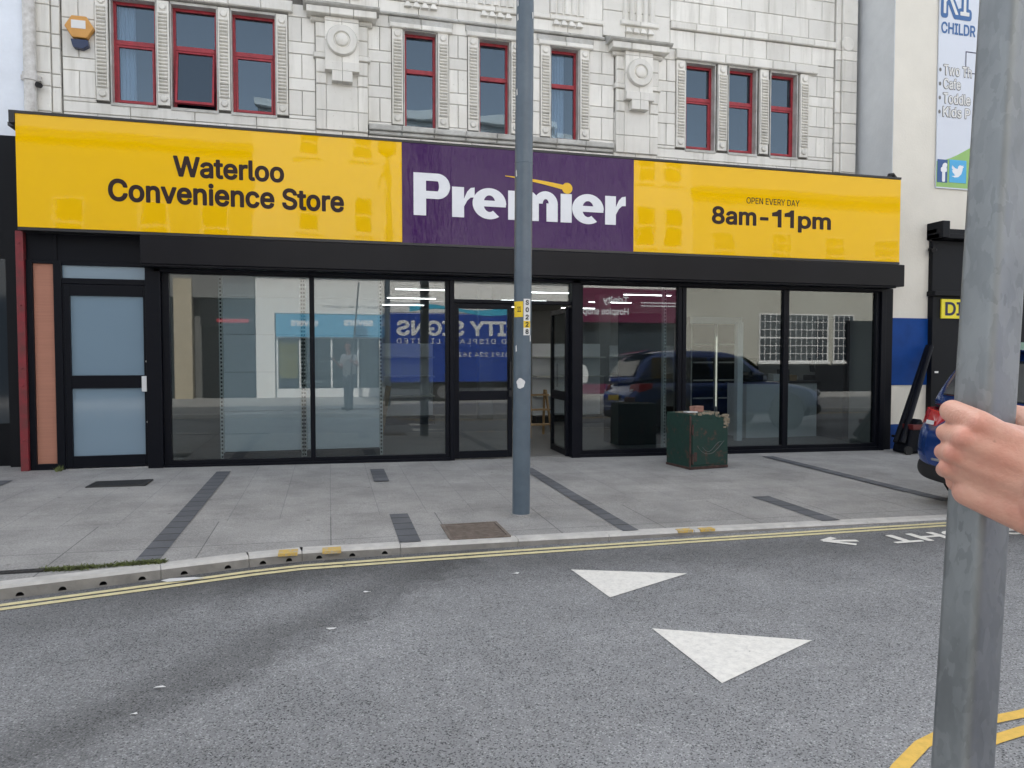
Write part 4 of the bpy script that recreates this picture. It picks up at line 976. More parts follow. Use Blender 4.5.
def drainpipe():
    x = at(29.5, 50, .65).x; t_ = thing('drainpipe', (x, .66, 3.1), 'peeling white drainpipe running down the edge of the white rendered wall', 'drainpipe')
    mb = MB(); mb.tube([(x, .65, 9.4), (x, .65, 4.72), (x, .65, 2.95)], .068, 16); mb.build('pipe', M['pipe'], t_, smooth=True)
    for z in (4.72, 6.5, 8.3):
        mb = MB(); mb.tube([(x, .65, z - .05), (x, .65, z - .045), (x, .65, z + .045), (x, .65, z + .05)], [.07, .084, .084, .07], 16); mb.box(x - .11, x + .11, .67, .71, z - .03, z + .03)
        mb.build('collar', M['pipe'], t_, smooth=True)
drainpipe()
def cctv(c, label, d):
    t_ = thing('security_camera', c, label, 'camera'); c = Vector(c)
    mb = MB(); mb.tube([c, c + Vector((0, -.09, 0))], .02, 10); mb.tube([c + Vector((0, -.005, 0)), c + Vector((0, -.02, 0))], .04, 12); mb.build('bracket', M['black_plastic'], t_, smooth=True)
    mb = MB(); mb.tube([c + Vector((0, -.09, -.02)) - d * .05, c + Vector((0, -.09, -.02)) + d * .08], .033, 12); mb.build('camera_body', M['black_plastic'] if 'black' in label else M['white_label'], t_, smooth=True)
cctv((-3.43, UY - .05, 4.66), 'tiny black camera on the tiled corner beside the drainpipe collar', Vector((.6, -.7, -.3)).normalized())

def right_building():
    XL = 8.55
    t_ = thing('cream_building', (10, .05, 0), 'cream rendered building with blue painted bands to the right of the shop', 'building')
    mb = MB(); mb.box(XL + .001, 22, .05, 13, 2.0, 12); mb.box(XL + .001, 9.27, .05, 13, -.3, 2.0); mb.box(9.27, 22, .5, 13, -.3, 2.0); mb.build('wall', M['cream_wall'], t_)
    mb = MB(); mb.box(XL - .012, XL, .052, UY + .4, 2.5, 12); mb.build('side_wall', M['grey_wall'], t_)
    for z0, z1 in ((.87, 1.93), (-.3, .25)):
        mb = MB(); mb.box(XL + .002, 9.268, .035, .05, z0, z1); mb.build('blue_band', M['blue_paint'], t_)
    mb = MB(); mb.box(9.27, 13.2, -.03, .06, 2.36, 3.16); mb.box(9.27, 13.2, -.05, .06, -.3, 2.28); bev(mb.build('black_shopfront', M['opp_dark'], t_), .006)
    mb = MB(); mb.box(9.22, 13.3, -.20, .05, 3.17, 3.25); mb.box(9.22, 13.3, -.15, .05, 3.25, 3.33); mb.box(9.22, 9.36, -.26, .05, 3.17, 3.43); mb.box(9.24, 13.2, -.12, .05, 2.28, 2.36); bev(mb.build('cornice', M['opp_dark'], t_), .01)
    mb = MB(); mb.box(8.4, 22, -.1, 13.2, 12, 12.2); mb.build('roof', M['roof'], t_)
right_building()
cctv((9.26, .02, 3.02), 'small white camera under the black cornice of the cream building', Vector((-.7, -.6, -.2)).normalized())
mb = MB()
mb.tube([(8.30, -.12, 4.04), (8.34, -.12, 4.10), (8.40, -.12, 4.11), (8.44, -.12, 4.07), (8.44, -.12, 3.98)], .03, 10)
tag(mb.build('cable_hood', M['black_plastic'], None, True), 'small black bent pipe hood on top of the right end of the fascia', 'pipe')

def banner():
    x0, x1 = 9.35, 10.95; z0, z1 = 4.0, 8.2; y = .02
    t_ = thing('banner', (x0, y, z0), 'tall pale printed banner high on the cream wall', 'banner')
    mb = MB(); mb.box(x0, x1, y, y + .02, z0, z1); p = mb.build('banner_sheet', M['banner'], t_)
    mb = MB(); pts = [(x0 + .003, y - .002, z0 + .02)] + [(x1 - .003, y - .002, z0 + .02)] + [(x1 - .003 - (x1 - x0 - .006) * k / 12, y - .002, z0 + .62 + .20 * math.sin(k / 12 * 4.2 + .4)) for k in range(13)]
    mb.prism(pts, (0, .001, 0)); mb.build('hill_print', M['banner_green'], p)
    e = y - .003
    sign_text('lettering', 'KI', p, M['banner_blue'], 9.37, 9.97, 6.66, 7.30, e, off=.06)
    sign_text('lettering', 'KI', p, M['white_label'], 9.42, 9.92, 6.73, 7.26, e - .003, off=.0)
    sign_text('lettering', 'CHILDR', p, M['banner_blue'], 9.385, 10.05, 6.42, 6.60, e, off=.02)
    for s, z in (('Two Th', 5.77), ('Cafe', 5.56), ('Toddle', 5.33), ('Kids P', 5.12)):
        L = {'Two Th': .56, 'Cafe': .35, 'Toddle': .55, 'Kids P': .55}[s]
        sign_text('lettering', s, p, M['opp_grey'], 9.44, 9.44 + L, z - .005, z + .175, e - .0005, off=.035)
        sign_text('lettering', s, p, M['white_label'], 9.45, 9.43 + L, z + .005, z + .165, e - .003, off=.012)
    mb = MB()
    fr = ((9.87, 10.4, 6.17, 6.185), (9.87, 10.4, 5.84, 5.855), (9.87, 9.885, 5.855, 6.17))
    for a in fr: mb.box(a[0], a[1], e - .001, e, a[2], a[3])
    mb.build('box_print', M['navy_text'], p)
    mb = MB(); mb.box(9.365, 9.56, e - .004, e - .001, 4.09, 4.45); ic = mb.build('icon', M['icon_fb'], p); sign_text('icon_mark', 'f', ic, M['white_text'], 9.43, 9.55, 4.1, 4.40, e - .005, off=.05)
    mb = MB(); mb.box(9.60, 9.93, e - .004, e - .001, 4.10, 4.46); ic = mb.build('icon', M['icon_tw'], p)
    bx, bz, s = 9.76, 4.28, .125                                 # bird mark
    o = [(-.95, -.62), (-.45, -.78), (.1, -.72), (.55, -.35), (.75, .15), (.78, .42), (1.0, .66), (.78, .62), (.92, .82), (.68, .73), (.35, .82), (.08, .62), (.0, .3), (-.4, .38), (-.85, .72), (-.92, .38), (-.7, .1), (-.9, .12), (-.72, -.22), (-.5, -.3), (-.62, -.3), (-.35, -.52), (-.6, -.6)]
    mb = MB(); mb.prism([(bx + a * s, e - .004, bz + b * s) for a, b in o], (0, -.001, 0)); mb.build('icon_mark', M['white_text'], ic)
    mb = MB()
    for k in range(4): mb.prism([(9.385 + .022 * math.cos(t), e, 5.85 - .218 * k + .03 * math.sin(t)) for t in [2 * math.pi * s / 14 for s in range(14)]], (0, -.001, 0))
    mb.build('bullet_print', M['opp_grey'], p)
banner()
def d_sign():
    x0 = at(941.5, 301, -.07).x; x1 = x0 + .75; z0, z1 = 1.93, 2.235
    t_ = thing('yellow_sign', (x0, -.07, z0), 'bright yellow sign with dark letters DI on the black shopfront behind the post', 'sign')
    mb = MB(); mb.box(x0, x1, -.075, -.052, z0, z1); p = mb.build('board', M['sign_yellow'], t_)
    sign_text('lettering', 'DI', p, M['navy_text'], x0 + .07, x0 + .42, z0 + .045, z1 - .045, -.0765, off=.02)
d_sign()
mb = MB(); mb.box(9.33, 9.40, -.056, -.049, 1.06, 1.09); tag(mb.build('sticker', M['white_label']), 'tiny white sticker on the black shopfront board', 'sticker')
def hand_truck():
    t_ = thing('hand_truck', (8.75, -.4, zp(8.9, -.4)), 'black hand truck with a dark red bar leaning by the blue painted wall', 'hand truck')
    g = zp(8.9, -.4)
    p0 = at(902, 443, -.5); p1 = at(931, 346, -.12)
    for dy in (0, .12):
        mb = MB(); mb.tube([p0 + Vector((0, dy, 0)), p1 + Vector((0, dy * .45, 0))], .042, 10); mb.build('rail', M['black'], t_, True)
    mb = MB(); mb.tube([(p0.x + .08, -.45, g + .25), (p0.x + .08, -.22, g + .25)], .02, 8); mb.build('cross_bar', M['black'], t_, True)
    mb = MB(); mb.prism([(p0.x + .04, -.55, g + .02), (p0.x + .42, -.55, g + .02), (p0.x + .42, -.55, g + .36), (p0.x + .30, -.55, g + .54), (p0.x + .14, -.55, g + .40)], (0, .3, 0)); bev(mb.build('bag', M['black'], t_), .03, 3)
    mb = MB(); mb.box(p0.x + .13, p0.x + .48, -.57, -.30, g + .37, g + .45); bev(mb.build('red_bar', M['dull_red'], t_), .01)
    for x in (p0.x + .04, p0.x + .36):
        mb = MB(); mb.tube([(x, -.60, g + .065), (x, -.56, g + .065)], .065, 18); mb.build('wheel', M['tyre'], t_, True)
hand_truck()

# ------------------------------------------------------------------ green cabinet with a brick on it
def cabinet():
    c = Vector((4.372, -1.292, 0)); g = zp(4.6, -1.1)
    t_ = thing('metal_cabinet', (4.6, -1.0, g), 'battered old green metal safe standing on the pavement, its top torn open', 'cabinet')
    a = R(9); T = Matrix.Translation((c.x, c.y, g)) @ Matrix.Rotation(a, 4, 'Z'); W, Dp, Hh = .59, .50, .70
    bm = bmesh.new(); bmesh.ops.create_cube(bm, size=1)
    for v in bm.verts: v.co = Vector(((v.co.x + .5) * W, (v.co.y + .5) * Dp, (v.co.z + .5) * Hh))
    bmesh.ops.subdivide_edges(bm, edges=bm.edges[:], cuts=7, use_grid_fill=True)
    r2 = random.Random(3)
    for v in bm.verts:
        v.co += Vector((r2.uniform(-1, 1), r2.uniform(-1, 1), r2.uniform(-1, 1))) * .003
        if v.co.z > Hh - .01:
            if v.co.x > W * .72 and v.co.y < Dp * .3: v.co.z -= .055 * r2.uniform(.6, 1.3); v.co.x -= .02
            elif v.co.y < .02: v.co.z -= .02 * r2.random()
    for v in bm.verts: v.co = T @ v.co
    me = bpy.data.meshes.new('cabinet_body'); bm.to_mesh(me); bm.free()
    o = mesh_obj('cabinet_body', me, M['green_metal'], t_); bev(o, .006)
    mb = MB()
    for k in range(170):
        x = r2.uniform(.06, W - .01); y = r2.uniform(-.012, Dp - .08) ** 1.0; s = r2.uniform(.012, .035); z = Hh - .008 - (.045 if x > W * .72 and y < .14 else 0)
        if r2.random() < .3: x = r2.uniform(W - .07, W + .008); y = r2.uniform(-.012, .02); z = r2.uniform(Hh - .18, Hh - .02)
        n_ = 6; z1 = z + r2.uniform(.008, .02); pts = [T @ Vector((x + s * math.cos(q) * r2.uniform(.5, 1.2), y + s * .8 * math.sin(q) * r2.uniform(.5, 1.2), z - .01)) for q in [6.283 * j / n_ for j in range(n_)]]
        mb.prism(pts, (0, 0, z1 - z + .008))
    mb.build('torn_lining', M['crumbly'], t_)
    mb = MB(); mb.box(-.004, W + .004, -.006, Dp + .004, 0, .035, T=T); mb.box(-.008, .012, -.008, .012, .035, Hh - .02, T=T); mb.box(.05, .10, -.012, .0, .10, .22, T=T)
    bev(mb.build('rusty_trim', M['rust'], t_), .004)
    mb = MB(); mb.box(.03, W - .03, -.010, -.004, .055, Hh - .075, T=T); d = bev(mb.build('door', M['green_metal'], t_), .005)
    mb = MB(); mb.tube([T @ Vector((.03, -.012, .07)), T @ Vector((.03, -.012, .20))], .012, 10); mb.tube([T @ Vector((.03, -.012, .44)), T @ Vector((.03, -.012, .57))], .012, 10); mb.build('hinge', M['rust'], d, True)
    mb = MB(); pts = [T @ Vector((.10 + .42 * k / 14, -.0125, .30 - .11 * math.sin(math.pi * (k / 14) ** .8) + (.12 * max(0, k / 14 - .6)))) for k in range(15)]
    mb.tube(pts, .002, 6); pts = [T @ Vector((.18 + .30 * k / 12, -.0125, .28 - .06 * math.sin(k / 12 * 5))) for k in range(13)]; mb.tube(pts, .0018, 6)
    mb.build('scratch', M['opp_grey'], d)
    B = T @ Matrix.Translation((.25, .20, Hh + .012)) @ Matrix.Rotation(R(12), 4, 'Z')
    mb = MB(); mb.box(-.08, .08, -.05, .05, 0, .075, T=B); b = bev(mb.build('brick', M['brick']), .006, 2); tag(b, 'reddish brown brick lying on top of the green metal safe', 'brick')
    B = T @ Matrix.Translation((.13, .16, Hh + .01)) @ Matrix.Rotation(R(-8), 4, 'Z')
    mb = MB(); mb.box(-.08, .07, -.05, .05, 0, .012, T=B); tag(mb.build('card_scrap', M['white_label']), 'white scrap of card beside the brick on the green safe', 'card')
cabinet()

# ------------------------------------------------------------------ lamp post
def lamp_post():
    bx, by = 1.63, -3.305; g = zp(bx, by) + .006; lean = .0075; r = .0775
    t_ = thing('lamp_post', (bx, by, g), 'tall blue grey lamp post on the pavement with yellow number plates', 'lamp post')
    ux = Vector((math.cos(YAW), math.sin(YAW), 0))
    ax_ = lambda z: Vector((bx, by, g)) + ux * (lean * (z - g)) + Vector((0, 0, z - g))
    mb = MB(); mb.tube([ax_(g - .05), ax_(3.97), ax_(5.2)], [r, r, r * .9], 32); mb.build('post', M['post_grey'], t_, True)
    mb = MB(); mb.tube([ax_(g - .02), ax_(g + .02)], [.095, .085], 24); mb.build('collar', M['paving2'], t_, True)
    mb = MB(); mb.tube([ax_(2.98), ax_(2.985), ax_(2.992)], [r + .001, r + .003, r + .001], 32); mb.build('seam', M['post_grey'], t_, True)
    mb = MB(); mb.tube([ax_(5.2), ax_(5.28), ax_(5.36)], [.05, .07, .16], 20); mb.build('lantern_base', M['post_grey'], t_, True)
    mb = MB(); mb.tube([ax_(5.362), ax_(5.62)], [.155, .18], 20); mb.build('lantern', M['white_lamp'], t_, True)
    mb = MB(); mb.tube([ax_(5.622), ax_(5.66), ax_(5.74)], [.22, .2, .04], 20); mb.build('lantern_cap', M['post_grey'], t_, True)
    c0 = Vector((bx, by)); face = math.atan2(CAM_Y - by, -bx)      # angle of the side turned to the street corner
    def curved(a, z, d):                                       # a = arc length to the right seen from the street
        q = face + a / (r + .0); o = ax_(z); rr = r + .0015 + d; return Vector((o.x + rr * math.cos(q), o.y + rr * math.sin(q), z))
    def patch(name, a0, a1, z0, z1, m, parent, d=.0015):
        mb = MB(); n_ = 10
        for k in range(n_):
            s0 = a0 + (a1 - a0) * k / n_; s1 = a0 + (a1 - a0) * (k + 1) / n_
            mb.poly([curved(s0, z0, d), curved(s1, z0, d), curved(s1, z1, d), curved(s0, z1, d)])
        mb.poly([curved(a0, z0, d), curved(a0, z1, d), curved(a0, z1, -.001), curved(a0, z0, -.001)]); mb.poly([curved(a1, z0, d), curved(a1, z1, d), curved(a1, z1, -.001), curved(a1, z0, -.001)])
        mb.poly([curved(a0 + (a1 - a0) * k / n_, z0, d) for k in range(n_ + 1)] + [curved(a1, z0, -.001), curved(a0, z0, -.001)])
        return mb.build(name, m, parent)
    zc = lambda y: at(522, y, by).z
    y0 = zc(335.5); y1 = zc(299.5); hgt = (y1 - y0) / 5
    pl = patch('number_plate', .008, .074, y0, y1, M['white_label'], t_)
    patch('yellow_square', .0085, .0735, y0 + hgt + .002, y0 + 2 * hgt - .002, M['yellow_label'], pl, .0025)
    for k, ch in enumerate('S0228'):
        zt = y1 - k * hgt
        text_obj('lettering', ch, pl, M['black_text'], (0, 0, 0), (1, 0, 0), (0, 0, 1), (.024, .054, zt - hgt + .010, zt - .010), off=.03, ext=.001, curve=lambda a, b, d: curved(a, b, .0032 + d))
    p2 = patch('yellow_plate', -.088, .003, zc(317.5), zc(302), M['yellow_label'], t_)
    text_obj('lettering', '11', p2, M['black_text'], (0, 0, 0), (1, 0, 0), (0, 0, 1), (-.045, -.015, zc(312.5), zc(307)), off=.02, ext=.001, curve=lambda a, b, d: curved(a, b, .003 + d))
    mb = MB(); zz = zc(383); pts = [(-.012 + .036 * math.cos(q) * (1 + .12 * math.sin(5 * q)), zz + .045 * math.sin(q) * (1 + .1 * math.cos(3 * q))) for q in [6.283 * k / 22 for k in range(22)]]
    cen = curved(-.012, zz, .002)
    for k in range(22): a = pts[k]; b = pts[(k + 1) % 22]; mb.poly([cen, curved(*a, .002), curved(*b, .002)])
    mb.build('torn_sticker', M['white_label'], t_)
    for a, z in ((.072, zc(342)), (-.07, 4.30), (-.07, 4.18), (.07, 4.2), (-.06, zc(352)), (-.074, 3.55), (-.073, 2.86)):
        mb = MB(); mb.prism([curved(a, z, .002), curved(a + .012, z + .008, .002), curved(a + .008, z + .06, .002), curved(a - .003, z + .05, .002)], curved(a, z, .003) - curved(a, z, .002)); mb.build('paint_chip', M['opp_wframe'], t_)
lamp_post()

# ================================================================== BLUE CAR, right edge
def loft(stations, ring):
    """closed body through rings; ring(st) -> list of points"""
    mb = MB(); rr = [ring(s) for s in stations]; n_ = len(rr[0]); vs_ = [p for r in rr for p in r]; fs = []
    for i in range(len(rr) - 1):
        for k in range(n_):
            k2 = (k + 1) % n_; fs.append((i * n_ + k, i * n_ + k2, (i + 1) * n_ + k2, (i + 1) * n_ + k))
    fs += [tuple(range(n_)), tuple(range((len(rr) - 1) * n_, len(rr) * n_))]
    mb.faces(vs_, fs); return mb
def car(ox, oy, oz, paint, label, group=None):
    t_ = thing('parked_car', (ox + 2.2, oy, oz), label, 'car', group)
    W = lambda x, y, z: Vector((ox + x, oy + y, oz + z))
    def ring(s):
        x, hw, z0, z1 = s; h = z1 - z0
        half = [(0, z0), (hw * .8, z0), (hw * .95, z0 + h * .12), (hw, z0 + h * .40), (hw * .985, z0 + h * .70), (hw * .94, z0 + h * .90), (hw * .84, z1 - .012), (hw * .5, z1 + .01), (0, z1 + .015)]
        return [W(x, y, z) for y, z in half] + [W(x, -y, z) for y, z in half[-2:0:-1]]
    st = [(.0, .60, .44, .70), (.025, .74, .38, .76), (.09, .85, .34, .84), (.20, .90, .31, .95), (.30, .905, .29, 1.0), (.6, .905, .28, 1.02), (1.5, .91, .28, 1.02), (2.6, .91, .28, 1.01), (3.25, .905, .28, 1.0), (3.75, .89, .29, .93), (4.1, .85, .31, .85), (4.3, .76, .36, .77), (4.4, .60, .42, .68)]
    b = loft(st, ring).build('body', paint, t_); sd = b.modifiers.new('sub', 'SUBSURF'); sd.levels = 2; sd.render_levels = 2; shade(b, 80)
    def gring(s):
        x, hb, ht, z1 = s; z0 = .97
        half = [(0, z0), (hb, z0), (hb * .985, z0 + (z1 - z0) * .35), (ht * 1.03, z0 + (z1 - z0) * .85), (ht * .93, z1 - .01), (ht * .5, z1 + .012), (0, z1 + .018)]
        return [W(x, y, z) for y, z in half] + [W(x, -y, z) for y, z in half[-2:0:-1]]
    gs = [(.14, .76, .70, 1.04), (.22, .80, .68, 1.22), (.36, .82, .665, 1.47), (.5, .825, .66, 1.57), (.9, .83, .665, 1.62), (1.7, .83, .67, 1.635), (2.3, .83, .66, 1.60), (2.55, .825, .65, 1.52), (2.95, .81, .68, 1.22), (3.2, .78, .70, 1.03)]
    c_ = loft(gs, gring).build('cabin', paint, t_); sd = c_.modifiers.new('sub', 'SUBSURF'); sd.levels = 1; sd.render_levels = 1; shade(c_, 60)
    for sy in (-1, 1):                                       # side windows
        for a, e_, ra, re in ((.42, .92, .50, .90), (1.0, 1.72, 1.0, 1.70), (1.80, 2.82, 1.80, 2.42)):
            mb = MB(); lo, hi = 1.045, 1.47
            yl, yh = .828, .722
            q = [W(a, sy * yl, lo), W(e_, sy * yl, lo), W(re, sy * yh, hi), W(ra, sy * yh, hi)]
            mb.prism(q, (0, sy * .012, .003)); bev(mb.build('window', M['car_glass'], t_), .006)
    mb = MB(); mb.prism([W(.165, -.62, 1.10), W(.165, .62, 1.10), W(.375, .56, 1.46), W(.375, -.56, 1.46)], (-.022, 0, .012)); bev(mb.build('rear_window', M['car_glass'], t_), .01)
    mb = MB(); mb.prism([W(2.60, -.58, 1.48), W(2.60, .58, 1.48), W(3.16, .66, 1.07), W(3.16, -.66, 1.07)], (.03, 0, .03)); mb.build('windscreen', M['car_glass'], t_)
    mb = MB(); mb.prism([W(.36, -.60, 1.545), W(.36, .60, 1.545), W(.62, .60, 1.61), W(.62, -.60, 1.61)], (-.11, 0, .022)); bev(mb.build('spoiler', paint, t_), .012)
    bs = [(.012, .50, .34, .45), (.02, .66, .28, .47), (.05, .80, .26, .50), (.16, .885, .25, .50), (.30, .915, .25, .49), (.46, .918, .25, .46)]
    bp = loft(bs, ring).build('bumper', M['black_plastic'], t_); sd = bp.modifiers.new('sub', 'SUBSURF'); sd.levels = 2; sd.render_levels = 2; shade(bp, 80)
    fb = loft([(3.95, .915, .24, .48), (4.2, .87, .26, .50), (4.36, .74, .3, .5), (4.43, .55, .36, .48)], ring).build('bumper', M['black_plastic'], t_); shade(fb, 60)
    mb = MB(); mb.tube([W(-.055, y, .50 - .0 * abs(y)) for y in (-.5, 0, .5)], .012, 8); mb.build('chrome_strip', M['steel'], bp)
    for sy in (-1, 1):                                       # lamps wrap the corners
        mb = MB(); pts = []
        out = [(.062, .60), (.088, .735), (.15, .845), (.26, .898), (.40, .915)]
        zl = [.80, .80, .79, .81, .86]; zh = [.94, .955, .965, .965, .955]
        vs_ = [W(x, sy * y, z) for (x, y), z in zip(out, zl)] + [W(x + .035, sy * (y - .02), z) for (x, y), z in zip(out, zh)]
        vs_ += [W(x + .06, sy * (y - .07), z) for (x, y), z in zip(out, zl)] + [W(x + .06, sy * (y - .07), z) for (x, y), z in zip(out, zh)]
        fs = []
        for k in range(4): fs += [(k, k + 1, k + 6, k + 5), (k + 5, k + 6, k + 16, k + 15), (k, k + 10, k + 11, k + 1)]
        fs += [(0, 5, 15, 10), (4, 14, 19, 9)]
        mb.faces(vs_, fs); l_ = mb.build('tail_light', M['red_lamp'], t_); bev(l_, .006)
        mb = MB(); mb.prism([W(.062, sy * .62, .812), W(.088, sy * .735, .812), W(.094, sy * .733, .85), W(.068, sy * .618, .85)], (-.006, 0, 0)); mb.build('reverse_lamp', M['white_lamp'], l_)
        mb = MB(); mb.tube([W(4.30, sy * .62, .72), W(4.36, sy * .6, .72)], .085, 20); mb.build('headlight', M['white_lamp'], t_, True)
        mb = MB(); mb.box(0, .14, 0, .2, 0, .13, T=Matrix.Translation(W(2.62, sy * .92 - (.2 if sy < 0 else 0), 1.02))); bev(mb.build('mirror', paint, t_), .03, 3)
    for x in (.86, 3.42):
        for sy in (-1, 1):
            mb = MB(); y = sy * .80
            mb.tube([W(x, y - sy * .06, .33), W(x, y + sy * .075, .33), W(x, y + sy * .10, .33)], [.33, .33, .30], 32); w_ = mb.build('wheel', M['tyre'], t_, True)
            mb = MB(); mb.tube([W(x, y + sy * .09, .33), W(x, y + sy * .108, .33)], .225, 28)
            mb.build('rim', M['rim'], w_, True)
            mb = MB(); pts = [W(x + .40 * math.cos(q), sy * .915, .36 + .39 * math.sin(q)) for q in [math.pi * k / 16 for k in range(17)]]; mb.tube(pts, .03, 8); mb.build('wheel_arch', M['black_plastic'], t_, True)
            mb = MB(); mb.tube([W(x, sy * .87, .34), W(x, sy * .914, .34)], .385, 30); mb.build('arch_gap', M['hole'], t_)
    mb = MB(); mb.box(0, .012, -.26, .26, 0, .11, T=Matrix.Translation(W(-.03, 0, .63))); mb.build('number_plate', M['plate_yellow'], t_)
    return t_
CAR = car(5.66, -4.22, zp(7, -3.1) - .035, M['car_blue'], 'blue car parked half on the pavement, its red tail light beside the hand')

CAR.rotation_euler = (R(2.6), 0, 0)
# ================================================================== GALVANISED POST AND THE HAND
A0 = near(977.5, 521, .622); A1 = near(1010, 0, .632); pd = (A1 - A0) / (A1.z - A0.z)
def axis(z): return A0 + pd * (z - A0.z)
def post():
    g = znp(.55); t_ = thing('sign_post', axis(g), 'close galvanised square steel post gripped by a hand at the right edge', 'post')
    mb = MB(); rad = .0243; cr = .0068
    face = math.atan2(CAM_Y - A0.y, -A0.x) + R(7)
    s = rad / math.sqrt(2) + .0012
    prof = []
    for k in range(4):
        cx, cy = [(1, 1), (-1, 1), (-1, -1), (1, -1)][k]
        for j in range(7):
            q = R(90 * k + 90 * j / 6); prof.append((cx * (s - cr) + cr * math.cos(q), cy * (s - cr) + cr * math.sin(q)))
    rot = face - R(45); c, s_ = math.cos(rot), math.sin(rot); prof = [(x * c - y * s_, x * s_ + y * c) for x, y in prof]
    zs = [g - .02] + [g + .2 * k for k in range(1, 17)]
    vs_ = []; fs = []; n_ = len(prof)
    for z in zs: o = axis(z); vs_ += [(o.x + x, o.y + y, z) for x, y in prof]
    for i in range(len(zs) - 1):
        for k in range(n_): k2 = (k + 1) % n_; fs.append((i * n_ + k, i * n_ + k2, (i + 1) * n_ + k2, (i + 1) * n_ + k))
    fs.append(tuple(range((len(zs) - 1) * n_, len(zs) * n_))); mb.faces(vs_, fs); mb.build('shaft', M['galv'], t_, True)
    mb = MB(); o = axis(zs[-1]); mb.box(o.x - .03, o.x + .03, o.y - .03, o.y + .03, zs[-1], zs[-1] + .012); bev(mb.build('end_cap', M['black_plastic'], t_), .004)
    mb = MB(); o = axis(g); mb.tube([o, o + Vector((0, 0, .015))], .06, 16); mb.build('footing', M['paving2'], t_)
post()
def person():
    g = znp(.5); base = Vector((.5, -9.66, g)); t_ = thing('person', base, 'person in a white T-shirt and dark trousers gripping the galvanised post with the right hand', 'person')
    n = near
    segs = []
    S = lambda p, a, q, b: segs.append((p, a, q, b))
    mcp = dict(i=(n(979, 424.0, .574), .0112), m=(n(963, 438, .577), .0098), r=(n(953, 453, .587), .0090), p=(n(948.5, 468, .600), .0082))
    pip = dict(i=(n(952.5, 411.2, .606), .0098), m=(n(946.0, 432.6, .614), .0079), r=(n(943.8, 451.9, .619), .0077), p=(n(944.6, 469.6, .622), .0070))
    dip = dict(i=(n(951, 410.5, .640), .0092), m=(n(948, 431.8, .648), .0084), r=(n(947, 451.2, .652), .0079), p=(n(947.5, 468, .648), .0070))
    tip = dict(i=(n(972, 411, .662), .0082), m=(n(972, 432.5, .668), .0077), r=(n(972, 451.5, .668), .0073), p=(n(968, 467.5, .662), .0066))
    wrist = n(1057, 489, .545); w_up = n(1049, 462, .552); w_lo = n(1046, 508, .552)
    carp = dict(i=(n(1043, 462, .562), .0150), m=(n(1044, 477, .556), .0155), r=(n(1042, 491, .556), .0150), p=(n(1036, 503, .560), .0140))
    for k in 'imrp':
        # finger: proximal, middle and end bones
        S(*mcp[k], *pip[k]); S(*pip[k], *dip[k]); S(*dip[k], *tip[k])
        # metacarpal, thick towards the wrist
        midp = mcp[k][0].lerp(carp[k][0], .5); S(*mcp[k], midp, .0122 if k in 'im' else .0125); S(midp, .0122, *carp[k]); S(*carp[k], wrist, .021)
    # knuckle heads and tendons, just proud of the back of the hand
    for k, d in (('i', (0, 0, .001)), ('m', (0, 0, .001)), ('r', (0, 0, 0)), ('p', (0, 0, 0))):
        o = (Vector((0, CAM_Y, CAM_H)) - mcp[k][0]).normalized() * .0042; S(mcp[k][0] + o, .0082, mcp[k][0] + o * .8 + (carp[k][0] - mcp[k][0]) * .16, .0060)
    # flesh between the metacarpals, heel of the hand, web of the thumb
    for a, b in (('i', 'm'), ('m', 'r'), ('r', 'p')):
        p0 = mcp[a][0].lerp(mcp[b][0], .5).lerp(carp[a][0], .12); p1 = carp[a][0].lerp(carp[b][0], .5); S(p0, .0098, p1, .0148)
    S(n(957, 482, .606), .0085, n(1020, 505, .575), .0150); S(n(972, 488, .592), .0125, n(1030, 503, .566), .0155)
    S(mcp['i'][0].lerp(carp['i'][0], .25), .0110, n(1026, 444, .585), .0140)
    # thumb, reaching round behind the post on its right side
    cmc = n(1042, 458, .575); tm = n(1031, 430, .612); ti = n(1022, 417, .642); tt = n(1000, 411, .664)
    S(cmc, .0165, tm, .0118); S(tm, .0115, ti, .0102); S(ti, .0100, tt, .0085); S(n(1010, 446, .582), .0105, n(1030, 446, .592), .0125)
    elbow = Vector((.69, -9.18, 1.125)); sh = Vector((.63, -9.49, 1.32))
    fa = wrist.lerp(elbow, .55); S(wrist, .0235, fa, .036); S(n(1049, 489, .553), .022, wrist, .0235); S(w_up, .0185, wrist.lerp(elbow, .2), .022); S(w_lo, .0185, wrist.lerp(elbow, .2), .022); S(fa, .037, elbow, .040)
    S(n(968, 492, .592), .0120, n(1034, 517, .562), .0165); S(n(1034, 517, .562), .0165, wrist.lerp(elbow, .1) - Vector((0, 0, .012)), .020)
    me1 = fused(segs, .0014, 4, 16)
    seg2 = [(elbow, .041, elbow.lerp(sh, .5), .047), (elbow.lerp(sh, .5), .047, sh, .055)]
    axu = Vector((.68, .73, 0)).normalized(); fc = Vector((-.73, .68, 0)).normalized(); ls = Vector((.36, -9.78, 1.34)); pel = Vector((.5, -9.69, g + .93)); ch = (sh + ls) / 2 + Vector((0, 0, -.08))
    up = Vector((0, 0, 1)); neck = ch + up * .14; hd = Vector((.46, -9.60, 1.60)); hf = Vector((-.25, .95, -.12)).normalized(); hr = hf.cross(up).normalized()
    for s in (-1, 1): seg2 += [(ch + axu * s * .09, .105, pel + axu * s * .06 + up * .05, .095)]
    seg2 += [(sh, .055, ch + up * .04, .09), (ls, .055, ch + up * .04, .09), (neck - up * .03, .062, hd - up * .05, .055)]
